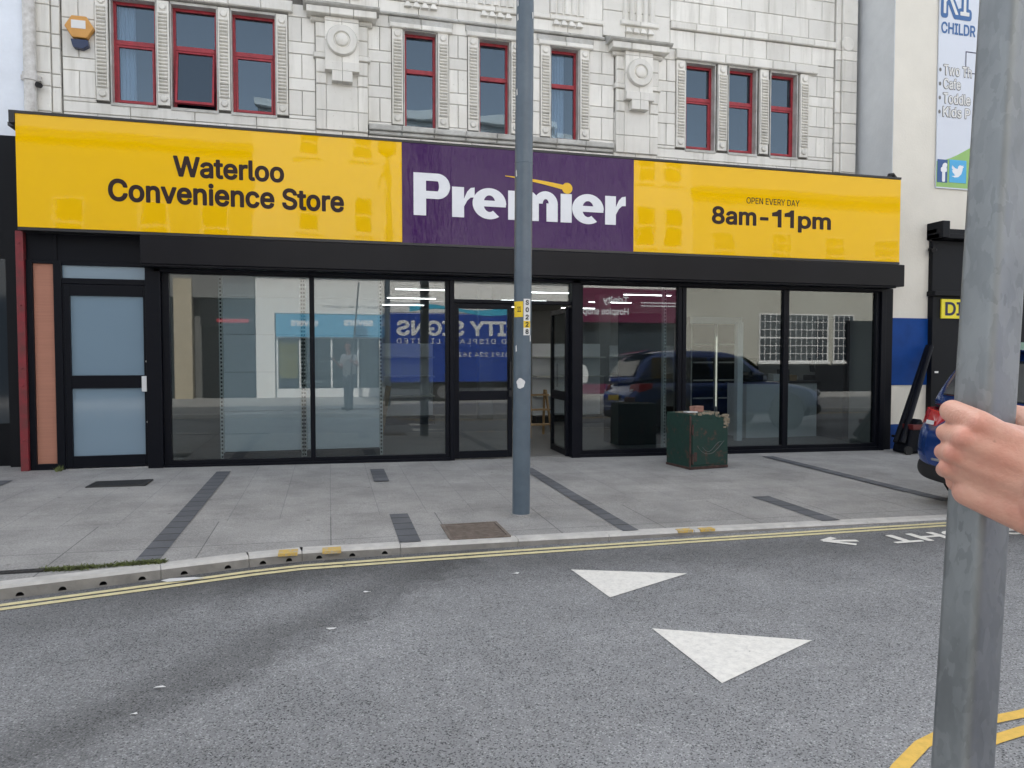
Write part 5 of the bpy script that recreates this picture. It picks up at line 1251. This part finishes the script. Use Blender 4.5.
    # head: skull, face, jaw, nose, ears
    seg2 += [(hd + up * .045 - hf * .02, .082, hd + up * .03 + hf * .025, .076), (hd - up * .01 + hf * .03, .066, hd - up * .075 + hf * .055, .042), (hd + up * .012 + hf * .095, .011, hd - up * .022 + hf * .115, .015), (hd - up * .062 + hf * .092, .012, hd - up * .064 + hf * .09 + hr * .018, .010), (hd - up * .062 + hf * .092, .012, hd - up * .064 + hf * .09 - hr * .018, .010)]
    for s in (-1, 1): seg2 += [(hd + hr * s * .077 + up * .02, .014, hd + hr * s * .079 - up * .022, .010), (hd + hr * s * .033 + up * .033 + hf * .078, .013, hd + hr * s * .012 + up * .036 + hf * .09, .011)]
    # left arm, holding the phone
    le = Vector((.30, -9.66, 1.05)); lw = Vector((.135, -9.44, 1.225)); seg2 += [(ls, .053, le, .041), (le, .041, lw, .026), (lw, .026, Vector((.112, -9.405, 1.262)), .026)]
    cr = Vector((math.cos(YAW), math.sin(YAW), 0)); cf = Vector((-math.sin(YAW), math.cos(YAW), 0)); pc = Vector((0, CAM_Y, CAM_H)) + cr * .05 - cf * .035 - up * .018
    for k in range(4): b = pc + cr * (.058 - .0) + up * (.026 - .018 * k); seg2 += [(Vector((.112, -9.405, 1.262)), .014, b - cf * .018 + cr * .02, .009), (b - cf * .018 + cr * .02, .009, b + cf * .012 + cr * .012, .008), (b + cf * .012 + cr * .012, .008, b + cf * .014 - cr * .012, .007)]
    seg2 += [(Vector((.112, -9.405, 1.262)), .016, pc + cr * .05 - up * .03 - cf * .022, .011), (pc + cr * .05 - up * .03 - cf * .022, .011, pc + cr * .025 - up * .01 - cf * .018, .009)]
    # legs inside the trousers
    hips = []
    for s, f in ((1, .04), (-1, -.02)):
        h = pel + axu * s * .09 - up * .02; k_ = h + up * (-.43) + fc * (.02 + f) ; a = Vector((k_.x, k_.y, g + .09)) + axu * s * .02; hips.append((h, k_, a)); seg2 += [(h, .075, k_, .055), (k_, .052, a, .035)]
    me2 = fused(seg2, .006, 5, 14)
    bm = bmesh.new(); bm.from_mesh(me1); bm.from_mesh(me2); me = bpy.data.meshes.new('body'); bm.to_mesh(me); bm.free()
    me.polygons.foreach_set('use_smooth', [True] * len(me.polygons)); mesh_obj('body', me, M['skin'], t_)
    tors = [(ch + axu * s * .09, .122, pel + axu * s * .07 + up * .0, .118) for s in (-1, 1)] + [(ch + fc * .03, .11, pel + fc * .02, .115), (sh, .072, ch + up * .03, .105), (ls, .070, ch + up * .03, .105), (sh, .072, sh.lerp(elbow, .5), .064), (ls, .07, ls.lerp(le, .5), .062)]
    mesh_obj('t_shirt', fused(tors, .009, 4), M['shirt'], t_)
    tr = []
    for h, k_, a in hips: tr += [(h, .105, k_, .08), (k_, .078, a, .062)]
    tr += [(pel + axu * .07 - up * .03, .115, pel - axu * .07 - up * .03, .115)]
    mesh_obj('trousers', fused(tr, .010, 4), M['trousers'], t_)
    shs = []
    for h, k_, a in hips:
        mesh_obj('shoe', fused([(Vector((a.x, a.y, g + .045)) - fc * .03, .045, Vector((a.x, a.y, g + .04)) + fc * .15, .038), (Vector((a.x, a.y, g + .07)), .045, Vector((a.x, a.y, g + .045)) + fc * .06, .043)], .008, 3), M['shoe'], t_)
    mesh_obj('hair', fused([(hd + up * .065 - hf * .03, .082, hd + up * .075 + hf * .02, .072), (hd + up * .03 - hf * .05, .07, hd - up * .03 - hf * .05, .05)], .006, 3), M['hair'], t_)
    for s in (-1, 1):
        mb = MB(); e_ = hd + hr * s * .033 + up * .014 + hf * .088; mb.tube([e_ - hf * .008, e_ + hf * .006], [.011, .007], 12); mb.build('eye', M['dark_top'], t_, True)
    # the phone is a thing of its own
    T = Matrix.Translation(pc) @ Matrix.Rotation(YAW, 4, 'Z')
    mb = MB(); mb.box(-.075, .075, -.004, .004, -.037, .037, T=T); ph = bev(mb.build('phone', M['black_plastic']), .004, 3); tag(ph, 'dark phone held level in the left hand of the person by the post', 'phone')
person()

# ================================================================== INSIDE THE SHOP
def shelving(px0, px1, Y, label):
    a = at(px0, 400, Y).x; b = at(px1, 400, Y).x; t_ = thing('shelving_bay', ((a + b) / 2, Y, -.06), label, 'shelving', 'white shelving bays behind the left window')
    mb = MB(); zs = [.10, .62, 1.12, 1.60, 2.08, 2.36]
    for z0, z1 in zip(zs, zs[1:]): mb.box(a + .025, b - .025, Y, Y + .02, z0 + .003, z1 - .003)
    mb.build('back_panel', M['panel_in'], t_)
    for x in (a, b):
        mb = MB(); mb.box(x - .022, x + .022, Y - .02, Y + .06, -.06, 2.40)
        for k in range(46): z = .03 + k * .05; mb.box(x - .010, x + .010, Y - .0225, Y - .019, z, z + .026, 1)
        mb.build('upright', [M['upright'], M['hole']], t_)
    mb = MB(); mb.box(a + .02, b - .02, Y - .06, Y + .45, -.06, .09); mb.build('base', M['black_plastic'], t_)
    mb = MB()
    for z in (.62, 1.12, 1.6, 2.08): mb.box(a + .03, b - .03, Y + .03, Y + .42, z, z + .02)
    mb.build('shelf', M['panel_in'], t_)
shelving(222, 302.6, .32, 'left bay of white shelving with perforated uprights seen from behind through the window')
shelving(305, 381, .32, 'right bay of white shelving with perforated uprights beside the window mullion')
k0 = 0
for i, x in enumerate((-.6, 2.0, 4.9, 7.3)):
    for j in range(5):
        y = 1.6 + 2.3 * j; t_ = thing('ceiling_light', (x, y, 2.84), 'slim white LED strip light on the shop ceiling', 'ceiling light', 'LED strip lights on the shop ceiling')
        mb = MB(); mb.box(x - .62, x + .62, y - .05, y + .05, 2.79, 2.845); mb.build('housing', M['white_label'], t_)
        mb = MB(); mb.box(x - .6, x + .6, y - .022, y + .022, 2.776, 2.789); mb.build('diffuser', M['led'], t_)
def counter():
    a, b, c, d = sbox(746, 440, 817, 388, 1.3); t_ = thing('shop_counter', ((a + b) / 2, 1.5, -.06), 'pale shop counter with a dark worktop behind the right window', 'counter')
    mb = MB(); mb.box(a, b, 1.3, 1.9, -.06, .86); bev(mb.build('front', M['counter'], t_), .004)
    mb = MB(); mb.box(a - .03, b + .6, 1.26, 1.95, .862, .90); bev(mb.build('worktop', M['dark_top'], t_), .004)
    mb = MB(); mb.box(b + .002, b + .58, 1.36, 1.9, -.06, .86); mb.build('side_unit', M['dark_top'], t_)
    def til(x, y, s, lab):
        k = thing('till', (x, y, .90), lab, 'till'); mb = MB(); mb.box(x - s, x + s, y - .15, y + .15, .902, 1.0); bev(mb.build('till_base', M['black_plastic'], k), .01)
        mb = MB(); T = Matrix.Translation((x, y, 1.17)) @ Matrix.Rotation(R(-14), 4, 'X'); mb.box(-s * .9, s * .9, -.015, .015, -.12, .13, T=T); mb.box(-.03, .03, 0, .03, -.2, 0, T=T); bev(mb.build('screen', M['car_glass'], k), .006)
    til(a + .25, 1.6, .17, 'small black till screen at the left end of the shop counter'); til(b + .25, 1.6, .2, 'larger black till screen at the right end of the shop counter')
    for i, (x, h, m_) in enumerate(((a + .62, .12, 'white_label'), (a + .8, .2, 'dark_top'), (a + .95, .1, 'wood'))):
        mb = MB(); mb.box(x, x + .14, 1.45, 1.62, .902, .902 + h); tag(bev(mb.build('carton', M[m_]), .006), ['small white carton on the shop counter', 'tall dark carton on the shop counter', 'low brown carton on the shop counter'][i], 'carton')
counter()
def fridge():
    a, b, c, d = sbox(690, 420, 741, 300, 3.2); t_ = thing('drinks_fridge', ((a + b) / 2, 3.4, -.06), 'tall dark drinks fridge with a lit vertical strip behind the right window', 'fridge')
    mb = MB(); mb.box(a, b, 3.22, 3.9, -.06, 2.1); mb.build('cabinet', M['opp_grey'], t_)
    m_ = (a + b) / 2
    for x0, x1 in ((a + .03, m_ - .04), (m_ + .04, b - .03)):
        mb = MB(); mb.box(x0, x1, 3.19, 3.215, .15, 1.95); d_ = mb.build('door', M['car_glass'], t_)
        mb = MB()
        for z in (.5, .85, 1.2, 1.55): mb.box(x0 + .02, x1 - .02, 3.183, 3.189, z, z + .03)
        mb.build('shelf_edge', M['upright'], d_)
    mb = MB(); mb.box(m_ - .007, m_ + .007, 3.16, 3.20, .35, 1.72); mb.build('light_strip', M['led_dim'], t_)
    mb = MB(); mb.box(a, b, 3.15, 3.22, 1.97, 2.1); mb.build('header', M['panel_in'], t_)
    for x in (a, m_ - .03, m_ + .012, b - .018):
        mb = MB(); mb.box(x, x + .018, 3.17, 3.19, .05, 1.97); mb.build('door_stile', M['upright'], t_)
fridge()
def pale_column():
    x = at(740, 400, 1.0).x; mb = MB(); mb.box(x - .05, x + .05, 1.0, 1.1, -.06, at(740, 322, 1.0).z)
    tag(bev(mb.build('white_board', M['panel_in']), .004), 'narrow white board standing upright between the fridge and the counter', 'board')
pale_column()
def dark_panel():
    a, b, c, d = sbox(842, 440, 873, 318, .7); mb = MB(); mb.box(a, b + .05, .7, 1.4, -.06, d); tag(bev(mb.build('tall_cabinet', M['dark_top']), .006), 'tall plain black cabinet at the right end behind the shop window', 'cabinet')
    a, b, c, d = sbox(618, 445, 662, 380, .9); mb = MB(); mb.box(a, b, .9, 1.5, -.06, 1.0); mb.box(a, b, .9, .93, 1.0, 2.0); tag(bev(mb.build('display_unit', M['dark_top']), .006), 'low dark display unit behind the window left of the green safe', 'display unit')
    x = at(664, 400, .35).x; mb = MB(); mb.box(x - .02, x + .02, .33, .41, -.06, 2.40)
    for k in range(46): z = .03 + k * .05; mb.box(x - .009, x + .009, .3275, .331, z, z + .026, 1)
    tag(mb.build('shelf_upright', [M['upright'], M['hole']]), 'single perforated shelf upright standing behind the window above the green safe', 'shelf upright')
dark_panel()
def shelf_wall():                        # half stocked gondolas deeper in the shop
    for i, (x, y, w_) in enumerate(((-.9, 5.2, 3.0), (4.1, 4.6, 1.5), (6.6, 6.5, 3.0))):
        t_ = thing('gondola', (x + w_ / 2, y, -.06), ['empty white gondola shelving deep behind the left window', 'short empty gondola shelving beyond the open door leaf', 'empty white gondola shelving deep behind the right window'][i], 'shelving')
        mb = MB(); mb.box(x, x + w_, y + .3, y + .33, 0, 1.6); mb.build('back_panel', M['panel_in'], t_)
        mb = MB(); mb.box(x, x + w_, y, y + .5, -.06, .10); mb.build('base', M['black_plastic'], t_)
        for z in (.5, .9, 1.3):
            mb = MB(); mb.box(x, x + w_, y - .02, y + .3, z, z + .03); mb.build('shelf', M['upright'], t_)
shelf_wall()
def stepladder():
    x, y = at(541, 430, 2.2).x, 2.2; t_ = thing('stepladder', (x, y, -.06), 'small wooden stepladder inside the open shop doorway', 'stepladder')
    for dx in (-.2, .2):
        mb = MB(); mb.prism([(x + dx, y, -.06), (x + dx, y + .06, -.06), (x + dx * .7, y + .28, .75), (x + dx * .7, y + .22, .75)], (.03, 0, 0)); mb.build('rail', M['wood'], t_)
        mb = MB(); mb.prism([(x + dx, y + .55, -.06), (x + dx, y + .60, -.06), (x + dx * .7, y + .33, .75), (x + dx * .7, y + .29, .75)], (.03, 0, 0)); mb.build('leg', M['wood'], t_)
    for k in range(3): z = .15 + .25 * k; mb = MB(); mb.box(x - .18, x + .2, y + .03 + .07 * k, y + .18 + .07 * k, z, z + .025); mb.build('tread', M['wood'], t_)
stepladder()
for k, (px, dx, lab) in enumerate(((371, .16, 'pale timber plank leaning behind the left window, nearer the shelving'), (377, .2, 'longer pale timber plank leaning behind the left window by the upright'))):
    p = at(px, 408, .9); mb = MB(); T = Matrix.Translation((p.x, .9, -.06)) @ Matrix.Rotation(R(9 + 2 * k), 4, 'Y') @ Matrix.Rotation(R(-14), 4, 'X'); mb.box(-.04, .04, 0, .025, 0, .85 + .15 * k, T=T); tag(mb.build('timber_plank', M['wood']), lab, 'plank')

# ================================================================== THE OTHER SIDE OF THE STREET (seen mirrored in the glass)
OY = -16.0; OG = -.12
def opp_window(t_, x0, x1, z0, z1, cols=1, rows=2, y=OY):
    f = MB(); w_ = .05
    f.box(x0, x0 + w_, y - .04, y + .03, z0, z1); f.box(x1 - w_, x1, y - .04, y + .03, z0, z1); f.box(x0 + w_, x1 - w_, y - .04, y + .03, z0, z0 + w_); f.box(x0 + w_, x1 - w_, y - .04, y + .03, z1 - w_, z1)
    for k in range(1, cols): x = x0 + (x1 - x0) * k / cols; f.box(x - .012, x + .012, y - .01, y + .025, z0 + w_, z1 - w_)
    for k in range(1, rows): z = z0 + (z1 - z0) * k / rows; q = .03 if k * 2 == rows else .012; f.box(x0 + w_, x1 - w_, y - .008, y + .024, z - q, z + q)
    f.box(x0 - .06, x1 + .06, y - .02, y + .09, z0 - .09, z0)
    o = f.build('window', M['opp_wframe'], t_); g = MB(); g.box(x0 + w_, x1 - w_, y - .03, y + .006, z0 + w_, z1 - w_); g.build('pane', M['opp_glass'], o)
def opposite():
    # dark fronted shop
    t_ = thing('dark_fronted_shop', (-6, OY, OG), 'grey building across the street with a dark shopfront and red fascia band', 'building')
    mb = MB(); mb.box(-16, -2.4, OY - 8, OY, 3.3, 8.0); mb.box(-16, -2.4, OY - 8, OY - .6, OG, 3.3); mb.build('wall', M['opp_grey'], t_)
    mb = MB(); mb.box(-16, -4.9, OY - .55, OY - .2, OG, 3.3); mb.box(-4.1, -2.42, OY - .5, OY - .15, OG, 2.35); mb.build('shopfront', M['opp_dark'], t_)
    mb = MB(); mb.box(-4.1, -2.42, OY - .3, OY + .05, 2.35, 3.25); fa = mb.build('fascia', M['opp_dark'], t_)
    mb = MB(); mb.box(-3.6, -2.6, OY + .052, OY + .07, 2.48, 2.6); mb.build('fascia_band', M['opp_red'], fa)
    for x in (-4.9, -9.0): mb = MB(); mb.box(x, x + .55, OY - .3, OY + .1, OG, 3.9); mb.build('stone_column', M['opp_stone'], t_)
    for x in (-13, -10.6, -8.2, -5.8, -4.0): opp_window(t_, x, x + .9, 4.7, 6.3)
    mb = MB(); mb.box(-16.1, -2.35, OY - 8.1, OY + .2, 8.0, 8.25); mb.build('roof', M['roof'], t_)
    # white building with the blue chemist front
    t_ = thing('white_corner_building', (3, OY, OG), 'white rendered building across the street with a sky blue shop fascia reading savers', 'building')
    mb = MB(); mb.box(-2.38, 8.7, OY - 8, OY, 2.82, 10.3); mb.box(-2.38, -1.78, OY - 8, OY, OG, 2.82); mb.box(1.8, 8.7, OY - 8, OY, OG, 2.82); mb.box(-1.78, 1.8, OY - 8, OY - 2.5, OG, 2.82); mb.build('wall', M['opp_white'], t_)
    mb = MB(); mb.box(-1.74, 1.76, OY - .25, OY + .04, 2.02, 2.8); fa = mb.build('fascia', M['savers_blue'], t_)
    opp_text('lettering', 'savers', fa, M['white_text'], -1.25, -.35, 2.38, 2.58, OY + .042, off=.03); opp_text('lettering', 'savers', fa, M['white_text'], .5, 1.5, 2.4, 2.62, OY + .042, off=.03)
    mb = MB(); mb.box(-1.74, 1.76, OY - .2, OY - .1, OG, .25); mb.box(-1.74, 1.76, OY - .15, OY - .08, 1.97, 2.02)
    for x in (-1.74, -1.0, .05, .95, 1.70): mb.box(x, x + .06, OY - .15, OY - .08, .25, 1.97)
    fr = mb.build('shop_window', M['opp_wframe'], t_)
    mb = MB(); mb.box(-1.72, 1.74, OY - .13, OY - .12, .25, 1.97); mb.build('pane', M['glass'], fr)
    mb = MB()
    for x0, x1, z0, z1 in ((-1.66, -1.05, .6, 1.9),): mb.box(x0, x1, OY - .2, OY - .18, z0, z1)
    mb.build('poster', M['yellow_label'], t_)
    for z in (.45, .8, 1.15, 1.5): mb = MB(); mb.box(-.9, 1.65, OY - 1.0, OY - .5, z, z + .05); mb.build('shelf', M['white_label'], t_)
    opp_text('lettering', 'HEALTH  |  HOME  |  BEAUTY', t_, M['opp_dark'], -.2, 1.9, 3.0, 3.13, OY + .004, off=.005)
    for x in (-.9, .8, 2.5, 4.2, 5.9, 7.3): opp_window(t_, x, x + .68, 5.55, 6.75); opp_window(t_, x, x + .68, 8.0, 8.9)
    mb = MB(); mb.box(-2.45, 8.75, OY - .01, OY + .12, 4.1, 4.25); mb.box(-2.45, 8.75, OY - .1, OY + .25, 10.3, 10.55); mb.build('cornice', M['opp_white'], t_)
    mb = MB(); mb.box(2.4, 3.6, OY - .02, OY + .02, .2, 2.6); mb.box(4.2, 8.2, OY - .02, OY + .02, .5, 2.6); mb.build('shopfront', M['opp_glass'], t_)
    # hospice shop
    t_ = thing('charity_shop_building', (11, OY, OG), 'pale building across the street with a maroon charity shop fascia', 'building')
    mb = MB(); mb.box(8.72, 13.5, OY - 8, OY, 3.95, 9.9); mb.box(8.72, 9.1, OY - 8, OY, OG, 3.95); mb.box(13.2, 13.5, OY - 8, OY, OG, 3.95); mb.box(9.1, 13.2, OY - 8, OY - 3, OG, 3.95); mb.build('wall', M['opp_white'], t_)
    mb = MB(); mb.box(8.9, 13.35, OY - .3, OY + .06, 2.66, 3.93); fa = mb.build('fascia', M['maroon'], t_)
    opp_text('lettering', 'Trinity', fa, M['white_text'], 10.05, 11.1, 3.30, 3.64, OY + .062, off=.02); opp_text('lettering', 'Hospice shop', fa, M['white_text'], 9.25, 11.1, 2.88, 3.2, OY + .062, off=.02)
    mb = MB(); mb.box(11.6, 13.1, OY + .061, OY + .066, 3.40, 3.44); mb.box(11.6, 13.1, OY + .061, OY + .066, 3.28, 3.32); mb.build('small_print', M['white_text'], fa)
    mb = MB(); mb.box(9.1, 13.2, OY - .4, OY - .3, .3, 2.66); mb.build('shop_window', M['opp_glass'], t_)
    mb = MB(); mb.box(9.1, 13.2, OY - .4, OY - .2, OG, .3); mb.build('stall_riser', M['maroon'], t_)
    for x in (9.4, 11.2, 12.3): opp_window(t_, x, x + .75, 5.5, 7.0); opp_window(t_, x, x + .75, 7.9, 9.0)
    mb = MB(); mb.box(8.7, 13.55, OY - .1, OY + .25, 9.9, 10.1); mb.build('cornice', M['opp_white'], t_)
    # cream building with small paned sashes
    t_ = thing('cream_sash_building', (18, OY, OG), 'cream building across the street with small paned white sash windows', 'building')
    mb = MB(); mb.box(13.52, 26, OY - 8, OY, OG, 7.6); mb.build('wall', M['opp_cream'], t_)
    for x0, x1, c in ((16.8, 17.85, 4), (18.0, 20.05, 8), (20.3, 21.3, 4)): opp_window(t_, x0, x1, 1.15, 3.1, c, 6)
    mb = MB(); mb.box(15.4, 20.85, OY - .02, OY + .10, OG, 1.0); mb.build('added_dark_base', M['opp_dark'], t_)  # added dark block that darkens the mirror image in the shop glass
    mb = MB(); mb.box(20.9, 24, OY - .02, OY + .12, OG, 2.85); mb.build('shopfront', M['opp_dark'], t_)
    for x in (14.4, 16.9, 19.4, 21.9): opp_window(t_, x, x + 1.0, 4.7, 6.2, 3, 4)
    mb = MB(); mb.box(13.4, 26.2, OY - 8.1, OY + .3, 7.6, 7.85); mb.build('roof', M['roof'], t_)
opposite()
def far_lamp():
    p = at(388, 190, 10.5); zt = at(388, 156, 10.5).z; x, y = p.x, -11.0
    t_ = thing('street_lamp', (x, y, OG), 'dark street lamp standing on the far pavement across the street, mirrored in the yellow fascia', 'street lamp')
    mb = MB(); mb.tube([(x, y, OG), (x, y, zt)], [.085, .07], 16); mb.build('post', M['post_grey'], t_, True)
    mb = MB(); mb.tube([(x, y, zt), (x, y, zt + .12), (x, y, zt + .38), (x, y, zt + .44)], [.08, .26, .24, .08], 16); mb.build('lantern', M['post_grey'], t_, True)
    mb = MB(); mb.tube([(x, y, zt - .25), (x - .28, y, zt - .95)], .03, 8); mb.build('bracket', M['post_grey'], t_, True)
far_lamp()
def van():
    y = -12.6; t_ = thing('box_van', (4.5, y - 1, OG), 'blue box van with a white cab parked across the street, lettered CITY SIGNS', 'van')
    mb = MB(); mb.box(1.65, 6.0, y - 2.1, y, .55, 2.68); bx = bev(mb.build('cargo_box', M['van_blue'], t_), .02)
    mb = MB(); mb.box(1.65, 6.0, y - 2.1, y, 2.684, 3.05); bev(mb.build('box_top', M['van_white'], t_), .02)
    mb = MB(); mb.prism([(2.4 + 3.2 * k / 12, y + .003, 2.70 + .1 * math.sin(k / 12 * 6) + .02) for k in range(13)] + [(5.6 - 3.2 * k / 12, y + .003, 2.88 + .09 * math.sin((1 - k / 12) * 6 + .8)) for k in range(13)], (0, .002, 0)); mb.build('swirl_print', M['cyan'], bx)
    opp_text('lettering', 'CITY SIGNS', bx, M['van_white'], 2.0, 5.92, 1.98, 2.46, y + .002, off=.03)
    opp_text('lettering', 'AND DISPLAYS LIMITED', bx, M['van_white'], 2.0, 5.92, 1.74, 1.90, y + .002, off=.005, space=1.3)
    opp_text('lettering', '0191 224 1616', bx, M['van_white'], 3.75, 5.55, 1.34, 1.48, y + .002, off=.005)
    mb = MB(); out = [(6.06, .45), (8.25, .45), (8.32, .75), (8.2, 1.05), (7.55, 1.25), (6.95, 2.05), (6.75, 2.15), (6.06, 2.15)]
    mb.prism([(x, y - .15, z) for x, z in out], (0, -1.8, 0)); bev(mb.build('cab', M['van_white'], t_), .06, 3)
    mb = MB(); mb.prism([(6.4, y - .148, 1.3), (7.35, y - .148, 1.3), (6.9, y - .148, 1.95), (6.4, y - .148, 1.95)], (0, .008, 0)); mb.build('window', M['car_glass'], t_)
    mb = MB(); mb.box(1.7, 8.0, y - 1.9, y - .3, .35, .55); mb.build('chassis', M['black_plastic'], t_)
    for x in (3.45, 7.5):
        for yy in (y - .32, y - 1.95): mb = MB(); mb.tube([(x, yy, OG + .36), (x, yy + .24, OG + .36)], .36, 28); w_ = mb.build('wheel', M['tyre'], t_, True); mb = MB(); mb.tube([(x, yy + .235, OG + .36), (x, yy + .25, OG + .36)], .2, 20); mb.build('rim', M['rim'], w_, True)
    mb = MB(); mb.tube([(8.2, y - .35, .82), (8.3, y - .35, .82)], .11, 16); mb.build('headlight', M['white_lamp'], t_, True)
van()
